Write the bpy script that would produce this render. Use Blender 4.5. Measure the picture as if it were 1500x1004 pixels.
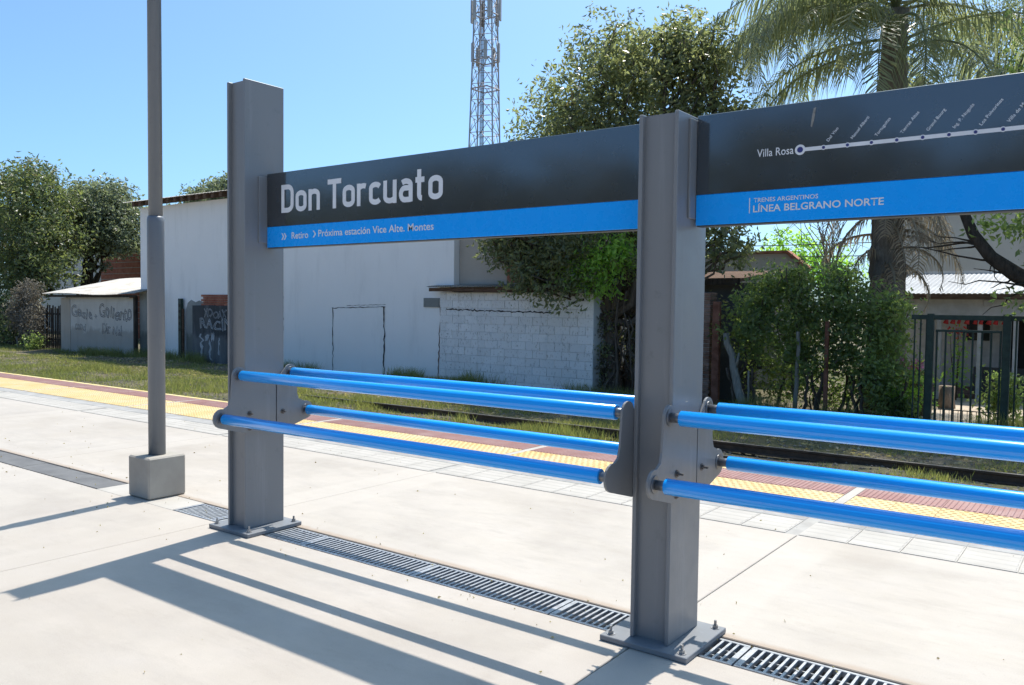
import bpy, bmesh, math, random
import numpy as np
from mathutils import Vector, Matrix

for o in list(bpy.data.objects):
    bpy.data.objects.remove(o, do_unlink=True)
scene = bpy.context.scene
COL = scene.collection
rng = np.random.default_rng(7)
random.seed(7)
PI = math.pi

# ------------------------------------------------------------------ camera
cam_d = bpy.data.cameras.new('camera')
cam = bpy.data.objects.new('camera', cam_d)
COL.objects.link(cam)
CF = Vector((-0.59487, 0.80263, -0.04379)).normalized()
CR = Vector((0.80303, 0.59582, 0.01201)).normalized()
CU = CR.cross(CF).normalized()
CR = CF.cross(CU).normalized()
cam.matrix_world = Matrix(((CR.x, CU.x, -CF.x, 4.972),
                           (CR.y, CU.y, -CF.y, -3.652),
                           (CR.z, CU.z, -CF.z, 1.600),
                           (0, 0, 0, 1)))
cam_d.sensor_width = 36.0
cam_d.lens = 1215.9 / 1500 * 36.0
cam_d.clip_start = 0.05
cam_d.clip_end = 3000
scene.camera = cam

# ------------------------------------------------------------------ sky + sun
SUN = Vector((-0.055, 0.50, 1.0)).normalized()          # towards the sun
elev = math.asin(SUN.z)
azim = math.atan2(SUN.x, SUN.y)
world = bpy.data.worlds.new('World')
scene.world = world
world.use_nodes = True
wn = world.node_tree
for n in list(wn.nodes):
    wn.nodes.remove(n)
wo = wn.nodes.new('ShaderNodeOutputWorld')
bg = wn.nodes.new('ShaderNodeBackground')
sk = wn.nodes.new('ShaderNodeTexSky')
sk.sky_type = 'NISHITA'
sk.sun_disc = False
sk.sun_elevation = elev
sk.sun_rotation = azim
sk.altitude = 20
sk.air_density = 0.6
sk.dust_density = 2.3
sk.ozone_density = 6.5
tint = wn.nodes.new('ShaderNodeMix')            # clear, slightly cyan air over the whole dome
tint.data_type = 'RGBA'; tint.blend_type = 'MULTIPLY'
tint.inputs[0].default_value = 1.0
tint.inputs[7].default_value = (0.76, 0.975, 0.98, 1)
wn.links.new(sk.outputs[0], tint.inputs[6])
wn.links.new(tint.outputs[2], bg.inputs[0])
bg.inputs[1].default_value = 0.106
wn.links.new(bg.outputs[0], wo.inputs[0])

sun_d = bpy.data.lights.new('sun', 'SUN')
sun_d.energy = 2.3
sun_d.angle = math.radians(0.53)
sun_d.color = (1.0, 0.945, 0.87)
sun = bpy.data.objects.new('sun', sun_d)
COL.objects.link(sun)
sun.rotation_euler = (-SUN).to_track_quat('-Z', 'Y').to_euler()
sun.location = (0, 20, 40)

vs = scene.view_settings
vs.view_transform = 'Standard'
vs.look = 'None'
vs.exposure = 1.35
vs.gamma = 1.0
vs.use_curve_mapping = False
scene.cycles.max_bounces = 8
scene.cycles.transparent_max_bounces = 8

# ------------------------------------------------------------------ materials
def new_mat(name):
    m = bpy.data.materials.new(name)
    m.use_nodes = True
    nt = m.node_tree
    return m, nt, nt.nodes['Principled BSDF']

def N(nt, kind, **kw):
    n = nt.nodes.new(kind)
    for k, v in kw.items():
        setattr(n, k, v)
    return n

def ramp(nt, fac, stops, interp='LINEAR'):
    r = N(nt, 'ShaderNodeValToRGB')
    r.color_ramp.interpolation = interp
    els = r.color_ramp.elements
    while len(els) < len(stops):
        els.new(0.5)
    for e, (p, c) in zip(els, stops):
        e.position = p
        e.color = (c[0], c[1], c[2], 1) if hasattr(c, '__len__') else (c, c, c, 1)
    nt.links.new(fac, r.inputs[0])
    return r.outputs[0]

def noise(nt, scale, detail=4, rough=0.55, coord='Object', vec=None, stretch=None):
    n = N(nt, 'ShaderNodeTexNoise')
    n.inputs['Scale'].default_value = scale
    n.inputs['Detail'].default_value = detail
    n.inputs['Roughness'].default_value = rough
    if vec is None:
        tc = N(nt, 'ShaderNodeTexCoord')
        vec = tc.outputs[coord]
    if stretch:
        mp = N(nt, 'ShaderNodeMapping')
        mp.inputs['Scale'].default_value = stretch
        nt.links.new(vec, mp.inputs[0])
        vec = mp.outputs[0]
    nt.links.new(vec, n.inputs['Vector'])
    return n.outputs['Fac']

def mixc(nt, fac, a, b, blend='MIX'):
    m = N(nt, 'ShaderNodeMix', data_type='RGBA', blend_type=blend)
    if isinstance(fac, (int, float)):
        m.inputs[0].default_value = fac
    else:
        nt.links.new(fac, m.inputs[0])
    for i, v in ((6, a), (7, b)):
        if hasattr(v, 'is_linked') or hasattr(v, 'links'):
            nt.links.new(v, m.inputs[i])
        else:
            m.inputs[i].default_value = (v[0], v[1], v[2], 1)
    return m.outputs[2]

def bump(nt, bs, h, strength=0.3, dist=0.01):
    b = N(nt, 'ShaderNodeBump')
    b.inputs['Strength'].default_value = strength
    b.inputs['Distance'].default_value = dist
    nt.links.new(h, b.inputs['Height'])
    nt.links.new(b.outputs[0], bs.inputs['Normal'])

def geo_pos(nt):
    return N(nt, 'ShaderNodeNewGeometry').outputs['Position']

def var_mat(name, c1, c2, scale=4, rough=0.7, spec=0.3, bump_s=0.2, bump_scale=60, bump_d=0.004,
            metallic=0.0, detail=5, contrast=(0.35, 0.65), stretch=None, coat=0, world_coord=False, speck=None):
    m, nt, bs = new_mat(name)
    vec = geo_pos(nt) if world_coord else None
    f = noise(nt, scale, detail, 0.6, vec=vec, stretch=stretch)
    col = ramp(nt, f, [(contrast[0], c1), (contrast[1], c2)])
    if speck:
        s = noise(nt, speck[0], 3, 0.7, vec=vec)
        sf = ramp(nt, s, [(speck[1], 0.0), (speck[1] + 0.08, 1.0)])
        col = mixc(nt, sf, col, speck[2])
    nt.links.new(col, bs.inputs['Base Color'])
    bs.inputs['Roughness'].default_value = rough
    bs.inputs['Metallic'].default_value = metallic
    bs.inputs['Specular IOR Level'].default_value = spec
    if coat:
        bs.inputs['Coat Weight'].default_value = coat
        bs.inputs['Coat Roughness'].default_value = 0.06
    if bump_s:
        bump(nt, bs, noise(nt, bump_scale, 6, 0.65, vec=vec), bump_s, bump_d)
    return m

M = {}
# --- steel and sign
def paint_mat(name, col, rough, spec, coat=0.0, dirt=0.12):
    m, nt, bs = new_mat(name)
    f = noise(nt, 3.0, 6, 0.65)
    c = mixc(nt, ramp(nt, f, [(0.35, 0.0), (0.75, 1.0)]), col, tuple(x * (1 - dirt) + dirt * 0.25 for x in col))
    nt.links.new(c, bs.inputs['Base Color'])
    r = ramp(nt, noise(nt, 9, 5, 0.6), [(0.3, max(rough - 0.06, 0.02)), (0.7, rough + 0.08)])
    nt.links.new(r, bs.inputs['Roughness'])
    bs.inputs['Specular IOR Level'].default_value = spec
    bs.inputs['Coat Weight'].default_value = coat
    bs.inputs['Coat Roughness'].default_value = 0.05
    run = noise(nt, 6, 6, 0.7, stretch=(2.5, 2.5, 0.12))
    c = mixc(nt, ramp(nt, run, [(0.56, 0.0), (0.72, 0.22)]), c, tuple(min(1, x * 1.5 + 0.05) for x in col))
    sc = noise(nt, 70, 5, 0.75, stretch=(1, 1, 0.3))
    c = mixc(nt, ramp(nt, sc, [(0.66, 0.0), (0.72, 0.5)]), c, (0.34, 0.32, 0.30))
    du = noise(nt, 13, 5, 0.7)
    c = mixc(nt, ramp(nt, du, [(0.60, 0.0), (0.75, 0.35)]), c, tuple(x * 0.55 for x in col))
    nt.links.new(c, bs.inputs['Base Color'])
    bump(nt, bs, noise(nt, 45, 3, 0.5), 0.06, 0.003)
    return m
M['post'] = paint_mat('grey post paint', (0.215, 0.215, 0.215), 0.36, 0.5)
M['bracket'] = paint_mat('grey bracket paint', (0.215, 0.213, 0.21), 0.38, 0.5)
M['plate'] = paint_mat('grey base plate paint', (0.20, 0.21, 0.22), 0.5, 0.4, dirt=0.3)
M['lamp_pole'] = paint_mat('grey lamp pole paint', (0.145, 0.162, 0.185), 0.42, 0.5)
M['bolt'] = var_mat('zinc bolt', (0.30, 0.29, 0.28), (0.45, 0.45, 0.45), 30, 0.4, 0.5, 0.1, metallic=0.8)
M['rust_bolt'] = var_mat('rusty bolt', (0.10, 0.075, 0.06), (0.2, 0.19, 0.18), 40, 0.5, 0.5, 0.2, metallic=0.5)
M['stub'] = var_mat('grey steel stub', (0.16, 0.165, 0.17), (0.26, 0.26, 0.27), 20, 0.35, 0.5, 0.1, metallic=0.6)

def gloss_mat(name, col, rough, coat=0.6, dust=0.05, coat_ior=1.5, rv=1.0):
    m, nt, bs = new_mat(name)
    f = noise(nt, 5.0, 7, 0.7)
    c = mixc(nt, ramp(nt, f, [(0.45, 0.0), (0.8, dust * 4)]), col, tuple(x * 0.8 + 0.08 for x in col))
    nt.links.new(c, bs.inputs['Base Color'])
    r = ramp(nt, noise(nt, 14, 6, 0.7), [(0.3, rough * (1 - 0.2 * rv)), (0.75, rough * (1 + 0.5 * rv))])
    nt.links.new(r, bs.inputs['Roughness'])
    bs.inputs['Coat Weight'].default_value = coat
    bs.inputs['Coat Roughness'].default_value = 0.09
    bs.inputs['Coat IOR'].default_value = coat_ior
    bs.inputs['Specular IOR Level'].default_value = 0.5
    return m
M['rail_blue'] = gloss_mat('blue rail tube', (0.003, 0.38, 1.0), 0.22, 0.6, 0.0, 1.5, 0.15)
M['sign_black'] = gloss_mat('sign charcoal vinyl', (0.029, 0.028, 0.027), 0.24, 1.0, 0.012, 1.95, 0.5)
M['sign_blue'] = gloss_mat('sign blue vinyl', (0.0, 0.37, 1.0), 0.25, 0.35, 0.012)
M['sign_edge'] = gloss_mat('sign edge', (0.05, 0.055, 0.06), 0.4, 0.0)
M['sign_white'] = var_mat('white vinyl lettering', (0.72, 0.72, 0.73), (0.80, 0.80, 0.80), 8, 0.5, 0.4, 0)
M['sign_navy'] = var_mat('navy vinyl dot', (0.03, 0.035, 0.16), (0.04, 0.05, 0.2), 8, 0.5, 0.4, 0)
M['scuff'] = var_mat('scuffed vinyl', (0.20, 0.19, 0.17), (0.32, 0.30, 0.27), 60, 0.7, 0.2, 0.2)

# --- concrete
def slab_mat(name, hx, hy, sand_front):
    m, nt, bs = new_mat(name)
    tc = N(nt, 'ShaderNodeTexCoord')
    pos = geo_pos(nt)
    big = noise(nt, 0.75, 7, 0.62, vec=pos)
    col = ramp(nt, big, [(0.30, (0.40, 0.375, 0.34)), (0.47, (0.54, 0.515, 0.47)), (0.70, (0.67, 0.635, 0.58))])
    # trowel streaks
    st = noise(nt, 3.0, 6, 0.7, vec=pos, stretch=(0.5, 1.6, 1))
    col = mixc(nt, ramp(nt, st, [(0.42, 0.0), (0.70, 0.6)]), col, (0.47, 0.45, 0.43))
    st2 = noise(nt, 5.0, 8, 0.75, vec=pos, stretch=(0.35, 1.0, 1))
    col = mixc(nt, ramp(nt, st2, [(0.50, 0.0), (0.66, 0.55)]), col, (0.42, 0.395, 0.36))
    # smooth trowelled border
    sx = N(nt, 'ShaderNodeSeparateXYZ')
    nt.links.new(tc.outputs['Object'], sx.inputs[0])
    wob = noise(nt, 1.6, 3, 0.5, vec=pos)
    def edge(out, half, width):
        a = N(nt, 'ShaderNodeMath', operation='ABSOLUTE'); nt.links.new(out, a.inputs[0])
        s = N(nt, 'ShaderNodeMath', operation='SUBTRACT'); s.inputs[0].default_value = half
        nt.links.new(a.outputs[0], s.inputs[1])
        w = N(nt, 'ShaderNodeMath', operation='MULTIPLY_ADD'); nt.links.new(wob, w.inputs[0])
        w.inputs[1].default_value = 0.09; nt.links.new(s.outputs[0], w.inputs[2])
        return ramp(nt, w.outputs[0], [(width, 1.0), (width + 0.05, 0.0)])
    ex = edge(sx.outputs[0], hx, 0.32)
    col = mixc(nt, mixc(nt, 0.55, (0, 0, 0), ex), col, (0.61, 0.585, 0.54))
    ey = edge(sx.outputs[1], hy, 0.24)
    col = mixc(nt, mixc(nt, 0.35, (0, 0, 0), ey), col, (0.61, 0.585, 0.54))
    if sand_front:
        # sandy deposit swept against the grating
        a = N(nt, 'ShaderNodeMath', operation='ADD'); nt.links.new(sx.outputs[1], a.inputs[0]); a.inputs[1].default_value = hy
        w = N(nt, 'ShaderNodeMath', operation='MULTIPLY_ADD')
        nt.links.new(noise(nt, 4, 5, 0.65, vec=pos), w.inputs[0]); w.inputs[1].default_value = -0.10
        nt.links.new(a.outputs[0], w.inputs[2])
        col = mixc(nt, ramp(nt, w.outputs[0], [(0.0, 0.75), (0.04, 0.0)]), col, (0.42, 0.32, 0.23))
    # cloudy wear, rust drips and grime spots
    cl = noise(nt, 0.33, 5, 0.7, vec=pos)
    col = mixc(nt, ramp(nt, cl, [(0.48, 0.0), (0.62, 0.45)]), col, (0.47, 0.43, 0.37))
    gr_ = noise(nt, 11, 6, 0.8, vec=pos)
    col = mixc(nt, ramp(nt, gr_, [(0.60, 0.0), (0.70, 0.5)]), col, (0.36, 0.33, 0.29))
    # pits and specks
    sp = noise(nt, 38, 4, 0.6, vec=pos)
    col = mixc(nt, ramp(nt, sp, [(0.68, 0.0), (0.74, 0.55)]), col, (0.30, 0.27, 0.24))
    fn = noise(nt, 160, 4, 0.7, vec=pos)
    col = mixc(nt, 0.22, col, ramp(nt, fn, [(0.3, (0.36, 0.34, 0.31)), (0.7, (0.72, 0.69, 0.64))]))
    oi = N(nt, 'ShaderNodeObjectInfo')
    col = mixc(nt, ramp(nt, oi.outputs['Random'], [(0.0, 0.0), (1.0, 0.16)]), col, (0.44, 0.425, 0.40))
    col = mixc(nt, 1.0, col, (0.80, 0.75, 0.70), 'MULTIPLY')
    nt.links.new(col, bs.inputs['Base Color'])
    nt.links.new(ramp(nt, big, [(0.3, 0.82), (0.7, 0.62)]), bs.inputs['Roughness'])
    bs.inputs['Specular IOR Level'].default_value = 0.35
    ad = N(nt, 'ShaderNodeMath', operation='MULTIPLY_ADD')
    nt.links.new(noise(nt, 55, 6, 0.7, vec=pos), ad.inputs[0]); ad.inputs[1].default_value = 0.5
    nt.links.new(noise(nt, 7, 5, 0.6, vec=pos, stretch=(0.5, 1.4, 1)), ad.inputs[2])
    bump(nt, bs, ad.outputs[0], 0.22, 0.006)
    return m
M['slab_near'] = slab_mat('trowelled concrete near', 1.72, 1.7, False)
M['slab_far'] = slab_mat('trowelled concrete far', 1.72, 1.06, True)
M['concrete_grey'] = var_mat('grey cast concrete', (0.34, 0.31, 0.265), (0.42, 0.385, 0.33), 3, 0.85, 0.2, 0.3, 90, 0.004)
M['concrete_side'] = var_mat('platform side concrete', (0.22, 0.21, 0.19), (0.40, 0.38, 0.34), 1.2, 0.9, 0.2, 0.3, 30)
M['mortar'] = var_mat('joint mortar', (0.34, 0.32, 0.29), (0.42, 0.40, 0.365), 6, 0.9, 0.2, 0.3, world_coord=True)
M['tile_white'] = var_mat('white guide tile', (0.40, 0.37, 0.325), (0.47, 0.435, 0.385), 2.5, 0.7, 0.3, 0.15, world_coord=True, speck=(60, 0.66, (0.4, 0.38, 0.35)))
M['tile_grey'] = var_mat('grey edge tile', (0.27, 0.26, 0.245), (0.40, 0.385, 0.36), 3.5, 0.8, 0.3, 0.2, world_coord=True)
def tile_mat(name, c1, c2, dirt):
    m, nt, bs = new_mat(name)
    pos = geo_pos(nt)
    oi = N(nt, 'ShaderNodeObjectInfo')
    col = mixc(nt, oi.outputs['Random'], c1, c2)
    col = mixc(nt, ramp(nt, noise(nt, 2.2, 6, 0.65, vec=pos), [(0.40, 0.0), (0.72, 0.6)]), col, dirt)
    col = mixc(nt, ramp(nt, noise(nt, 45, 4, 0.7, vec=pos), [(0.5, 0.0), (0.8, 0.4)]), col, dirt)
    nt.links.new(col, bs.inputs['Base Color'])
    bs.inputs['Roughness'].default_value = 0.75
    bump(nt, bs, noise(nt, 80, 4, 0.7, vec=pos), 0.2, 0.003)
    return m
M['tile_yellow'] = tile_mat('yellow tactile tile', (0.64, 0.43, 0.16), (0.68, 0.49, 0.22), (0.62, 0.53, 0.37))
M['tile_red'] = tile_mat('red ribbed tile', (0.27, 0.13, 0.115), (0.31, 0.155, 0.135), (0.40, 0.29, 0.265))
M['edge_yellow'] = var_mat('yellow edge paint', (0.62, 0.46, 0.16), (0.72, 0.62, 0.36), 4, 0.8, 0.2, 0.2)
M['galv'] = var_mat('galvanised grating', (0.32, 0.325, 0.33), (0.46, 0.47, 0.475), 25, 0.45, 0.5, 0.1, metallic=0.55, world_coord=True)
M['channel'] = var_mat('drain channel', (0.13, 0.125, 0.115), (0.24, 0.23, 0.21), 6, 0.9, 0.1, 0.3, world_coord=True)
M['cover'] = var_mat('grey drain cover', (0.125, 0.122, 0.118), (0.17, 0.166, 0.16), 5, 0.7, 0.3, 0.2, world_coord=True)

# --- ground
def ground_mat():
    m, nt, bs = new_mat('trackside soil and short grass')
    pos = geo_pos(nt)
    base = ramp(nt, noise(nt, 0.5, 8, 0.7, vec=pos), [(0.32, (0.14, 0.112, 0.08)), (0.5, (0.25, 0.205, 0.145)), (0.68, (0.36, 0.305, 0.22))])
    g = noise(nt, 0.32, 6, 0.65, vec=pos)
    gc = ramp(nt, noise(nt, 5, 6, 0.7, vec=pos), [(0.3, (0.055, 0.075, 0.018)), (0.7, (0.13, 0.145, 0.04))])
    col = mixc(nt, ramp(nt, g, [(0.42, 0.0), (0.56, 0.85)]), base, gc)
    fine = noise(nt, 30, 6, 0.75, vec=pos)
    col = mixc(nt, 0.45, col, ramp(nt, fine, [(0.3, (0.04, 0.036, 0.026)), (0.7, (0.24, 0.21, 0.15))]))
    nt.links.new(col, bs.inputs['Base Color'])
    bs.inputs['Roughness'].default_value = 0.95
    bs.inputs['Specular IOR Level'].default_value = 0.1
    bump(nt, bs, noise(nt, 22, 8, 0.75, vec=pos), 0.9, 0.05)
    return m
M['ground'] = ground_mat()
M['path'] = var_mat('tan garden path', (0.42, 0.34, 0.255), (0.56, 0.47, 0.36), 2, 0.9, 0.2, 0.3, 40, world_coord=True)
M['stone'] = var_mat('ballast stone', (0.10, 0.09, 0.08), (0.24, 0.215, 0.18), 3, 0.9, 0.2, 0.2, world_coord=True)
M['track_steel'] = var_mat('rusty track rail', (0.055, 0.040, 0.030), (0.11, 0.075, 0.052), 6, 0.65, 0.4, 0.3, world_coord=True, metallic=0.3)
M['track_head'] = var_mat('worn rail head', (0.13, 0.12, 0.11), (0.22, 0.21, 0.20), 10, 0.4, 0.5, 0.05, metallic=0.7, world_coord=True)
M['sleeper'] = var_mat('old timber sleeper', (0.045, 0.036, 0.028), (0.11, 0.088, 0.066), 8, 0.95, 0.1, 0.5, world_coord=True)

# --- walls
def wall_mat(name, c1, c2, stain, stain_amt=0.5, ground_z=-0.36, crack=0.0, streak=0.35, flake=0.66, perobj=0.0):
    m, nt, bs = new_mat(name)
    pos = geo_pos(nt)
    col = ramp(nt, noise(nt, 0.45, 7, 0.6, vec=pos), [(0.35, c1), (0.65, c2)])
    s = noise(nt, 1.4, 7, 0.7, vec=pos, stretch=(1.6, 1.6, 0.28))
    col = mixc(nt, ramp(nt, s, [(0.52, 0.0), (0.78, streak)]), col, stain)
    # rising damp and splash dirt near the ground
    sx = N(nt, 'ShaderNodeSeparateXYZ'); nt.links.new(pos, sx.inputs[0])
    a = N(nt, 'ShaderNodeMath', operation='MULTIPLY_ADD')
    nt.links.new(noise(nt, 2.2, 6, 0.7, vec=pos), a.inputs[0]); a.inputs[1].default_value = -0.9
    nt.links.new(sx.outputs[2], a.inputs[2])
    col = mixc(nt, ramp(nt, a.outputs[0], [(0.0, stain_amt), (0.18, 0.0)]), col, stain) if stain_amt else col
    if crack:
        v = N(nt, 'ShaderNodeTexVoronoi', feature='DISTANCE_TO_EDGE'); v.inputs['Scale'].default_value = 1.3
        wp = N(nt, 'ShaderNodeMix', data_type='RGBA'); wp.inputs[0].default_value = 0.25
        nt.links.new(pos, wp.inputs[6])
        nn = N(nt, 'ShaderNodeTexNoise'); nn.inputs['Scale'].default_value = 3; nn.inputs['Detail'].default_value = 6
        nt.links.new(pos, nn.inputs['Vector']); nt.links.new(nn.outputs['Color'], wp.inputs[7])
        nt.links.new(wp.outputs[2], v.inputs['Vector'])
        cf = ramp(nt, v.outputs['Distance'], [(0.0, crack), (0.008, 0.0)])
        gate = ramp(nt, noise(nt, 0.9, 4, 0.6, vec=pos), [(0.5, 0.0), (0.58, 1.0)])
        col = mixc(nt, mixc(nt, 1.0, cf, gate, 'MULTIPLY'), col, (0.12, 0.11, 0.10))
    fl = noise(nt, 26, 5, 0.75, vec=pos, stretch=(1, 1, 0.5))
    col = mixc(nt, ramp(nt, fl, [(flake, 0.0), (flake + 0.05, 0.75)]), col, stain)
    if perobj:
        oi = N(nt, 'ShaderNodeObjectInfo')
        col = mixc(nt, ramp(nt, oi.outputs['Random'], [(0.0, 0.0), (1.0, perobj)]), col, stain)
    nt.links.new(col, bs.inputs['Base Color'])
    bs.inputs['Roughness'].default_value = 0.9
    bs.inputs['Specular IOR Level'].default_value = 0.2
    bump(nt, bs, noise(nt, 18, 7, 0.7, vec=pos), 0.25, 0.012)
    return m
M['wall_white'] = wall_mat('white painted render', (0.88, 0.855, 0.82), (0.92, 0.895, 0.86), (0.48, 0.46, 0.43), 0.0, streak=0.30, flake=0.70)
M['block_white'] = wall_mat('flaking white block paint', (0.80, 0.785, 0.76), (0.88, 0.865, 0.84), (0.34, 0.31, 0.27), 0.0, streak=0.35, flake=0.57, perobj=0.14)
M['block_joint'] = wall_mat('painted joint', (0.60, 0.59, 0.57), (0.74, 0.73, 0.71), (0.10, 0.09, 0.08), 0.3, streak=0.6)
M['wall_beige'] = wall_mat('beige stained render', (0.40, 0.355, 0.30), (0.50, 0.455, 0.395), (0.22, 0.20, 0.17), 0.0, streak=0.5)
M['shed_wall'] = wall_mat('dirty white shed wall', (0.52, 0.50, 0.46), (0.63, 0.61, 0.57), (0.28, 0.25, 0.21), 0.6, streak=0.55)
M['wall_cream'] = wall_mat('cream far wall', (0.52, 0.48, 0.41), (0.60, 0.56, 0.49), (0.40, 0.36, 0.30), 0.0)
M['wall_grey'] = wall_mat('grey far wall', (0.28, 0.28, 0.285), (0.36, 0.36, 0.36), (0.2, 0.2, 0.2), 0.0)
M['wall_dark'] = wall_mat('sooty grey wall', (0.10, 0.10, 0.10), (0.19, 0.185, 0.175), (0.06, 0.055, 0.05), 0.4)
M['weathered'] = wall_mat('weathered mossy render', (0.14, 0.15, 0.135), (0.36, 0.36, 0.34), (0.07, 0.075, 0.06), 0.6, streak=0.8)
M['brick'] = var_mat('red brick', (0.28, 0.10, 0.065), (0.40, 0.17, 0.11), 3, 0.9, 0.15, 0.4, world_coord=True)
M['brick_old'] = var_mat('old soot brick', (0.15, 0.085, 0.06), (0.27, 0.18, 0.14), 5, 0.95, 0.1, 0.5, world_coord=True)
M['gate_dark'] = wall_mat('dark flaking gate sheet', (0.035, 0.037, 0.04), (0.085, 0.088, 0.09), (0.30, 0.30, 0.29), 0.3, streak=0.75)
M['green_paint'] = var_mat('dark green fence paint', (0.012, 0.030, 0.022), (0.03, 0.055, 0.04), 9, 0.5, 0.4, 0.2, world_coord=True)
M['crack'] = var_mat('dark crack', (0.02, 0.02, 0.02), (0.08, 0.075, 0.07), 12, 0.95, 0.1, 0.3, world_coord=True)
M['graffiti_dark'] = var_mat('grey spray paint', (0.16, 0.165, 0.17), (0.34, 0.34, 0.34), 14, 0.8, 0.2, 0, world_coord=True)
M['graffiti_white'] = var_mat('white spray paint', (0.34, 0.34, 0.34), (0.52, 0.52, 0.52), 14, 0.8, 0.2, 0, world_coord=True)
M['sheet'] = var_mat('weathered corrugated sheet', (0.26, 0.245, 0.22), (0.42, 0.405, 0.38), 1.5, 0.55, 0.4, 0.2, metallic=0.25, world_coord=True, speck=(7, 0.60, (0.25, 0.17, 0.12)))
M['sheet_white'] = var_mat('pale zinc roof', (0.38, 0.38, 0.38), (0.50, 0.50, 0.495), 1.0, 0.5, 0.4, 0.1, metallic=0.1, world_coord=True)
M['timber'] = var_mat('brown roof timber', (0.085, 0.050, 0.034), (0.17, 0.11, 0.075), 6, 0.9, 0.1, 0.4, world_coord=True, stretch=(1, 1, 6))
M['timber_dark'] = var_mat('dark fence timber', (0.03, 0.026, 0.022), (0.085, 0.072, 0.06), 6, 0.95, 0.1, 0.4, world_coord=True, stretch=(6, 6, 0.6))
M['rust_post'] = var_mat('rusty brown post', (0.13, 0.055, 0.035), (0.23, 0.11, 0.075), 8, 0.9, 0.1, 0.3, world_coord=True)
M['dark_room'] = var_mat('dim interior', (0.03, 0.028, 0.026), (0.06, 0.055, 0.05), 3, 0.9, 0.1, 0, world_coord=True)
M['glass'] = var_mat('dark window glass', (0.02, 0.023, 0.027), (0.035, 0.04, 0.045), 2, 0.08, 0.6, 0, world_coord=True)
M['frame_white'] = var_mat('white joinery', (0.50, 0.49, 0.47), (0.62, 0.61, 0.59), 6, 0.6, 0.3, 0.1, world_coord=True)
M['terracotta'] = var_mat('terracotta', (0.30, 0.12, 0.07), (0.42, 0.19, 0.12), 6, 0.8, 0.2, 0.2, world_coord=True)
M['flower_red'] = var_mat('red flowers', (0.45, 0.03, 0.03), (0.6, 0.08, 0.07), 10, 0.8, 0.2, 0, world_coord=True)
M['flower_pink'] = var_mat('pink flowers', (0.65, 0.16, 0.30), (0.75, 0.3, 0.42), 10, 0.8, 0.2, 0, world_coord=True)
M['tower_steel'] = var_mat('galvanised tower steel', (0.36, 0.345, 0.34), (0.48, 0.46, 0.455), 0.6, 0.6, 0.4, 0, metallic=0.2, world_coord=True)
M['tower_red'] = var_mat('faded tower paint', (0.38, 0.33, 0.325), (0.46, 0.42, 0.415), 0.6, 0.6, 0.4, 0, world_coord=True)
M['antenna'] = var_mat('pale antenna shell', (0.40, 0.39, 0.38), (0.50, 0.49, 0.48), 1, 0.6, 0.4, 0, world_coord=True)
M['wire'] = var_mat('black cable', (0.015, 0.015, 0.015), (0.03, 0.03, 0.03), 4, 0.7, 0.2, 0, world_coord=True)

def bark_mat(name, c1, c2):
    m, nt, bs = new_mat(name)
    pos = geo_pos(nt)
    f = noise(nt, 9, 7, 0.7, vec=pos, stretch=(2.2, 2.2, 0.5))
    nt.links.new(ramp(nt, f, [(0.3, c1), (0.7, c2)]), bs.inputs['Base Color'])
    bs.inputs['Roughness'].default_value = 0.95
    bs.inputs['Specular IOR Level'].default_value = 0.1
    bump(nt, bs, f, 0.8, 0.03)
    return m
M['bark'] = bark_mat('grey brown bark', (0.06, 0.046, 0.036), (0.17, 0.14, 0.11))
M['bark_dark'] = bark_mat('dark bark', (0.025, 0.02, 0.016), (0.085, 0.068, 0.052))
M['bark_pale'] = bark_mat('pale lichen bark', (0.14, 0.13, 0.11), (0.34, 0.32, 0.27))
M['bark_palm'] = bark_mat('fibrous palm trunk', (0.10, 0.085, 0.068), (0.24, 0.205, 0.165))
M['stump'] = bark_mat('stump wood', (0.15, 0.115, 0.085), (0.32, 0.26, 0.2))

def leaf_mat(name, c1, c2, c3, trans=0.35, rough=0.42, spec=0.45, brown=None, tcol=None, gain=1.9):
    c1, c2, c3 = [tuple(x * gain for x in c) for c in (c1, c2, c3)]
    trans = min(trans + 0.18, 0.64)
    m, nt, bs = new_mat(name)
    g = N(nt, 'ShaderNodeNewGeometry')
    col = ramp(nt, g.outputs['Random Per Island'], [(0.0, c1), (0.5, c2), (0.93, c3), (1.0, brown or c3)])
    big = noise(nt, 0.9, 4, 0.6, vec=g.outputs['Position'])
    col = mixc(nt, ramp(nt, big, [(0.42, 0.0), (0.68, 0.7)]), col, c3)
    nt.links.new(col, bs.inputs['Base Color'])
    bs.inputs['Roughness'].default_value = rough
    bs.inputs['Specular IOR Level'].default_value = spec
    tr = N(nt, 'ShaderNodeBsdfTranslucent')
    tm = mixc(nt, 1.0, col, tcol or (2.2, 2.3, 1.1), 'MULTIPLY')
    nt.links.new(tm, tr.inputs[0])
    mx = N(nt, 'ShaderNodeMixShader'); mx.inputs[0].default_value = trans
    out = nt.nodes['Material Output']
    nt.links.new(bs.outputs[0], mx.inputs[1]); nt.links.new(tr.outputs[0], mx.inputs[2])
    nt.links.new(mx.outputs[0], out.inputs[0])
    return m
M['leaf_ficus'] = leaf_mat('glossy dark green leaves', (0.066, 0.076, 0.046), (0.098, 0.108, 0.064), (0.140, 0.146, 0.070), 0.46, 0.30, 0.8, (0.22, 0.19, 0.10), (1.5, 1.55, 1.1))
M['leaf_left'] = leaf_mat('mid green leaves', (0.050, 0.064, 0.036), (0.072, 0.088, 0.046), (0.115, 0.126, 0.056), 0.38, 0.38, 0.6, (0.22, 0.15, 0.10), (1.4, 1.5, 0.9))
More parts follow.
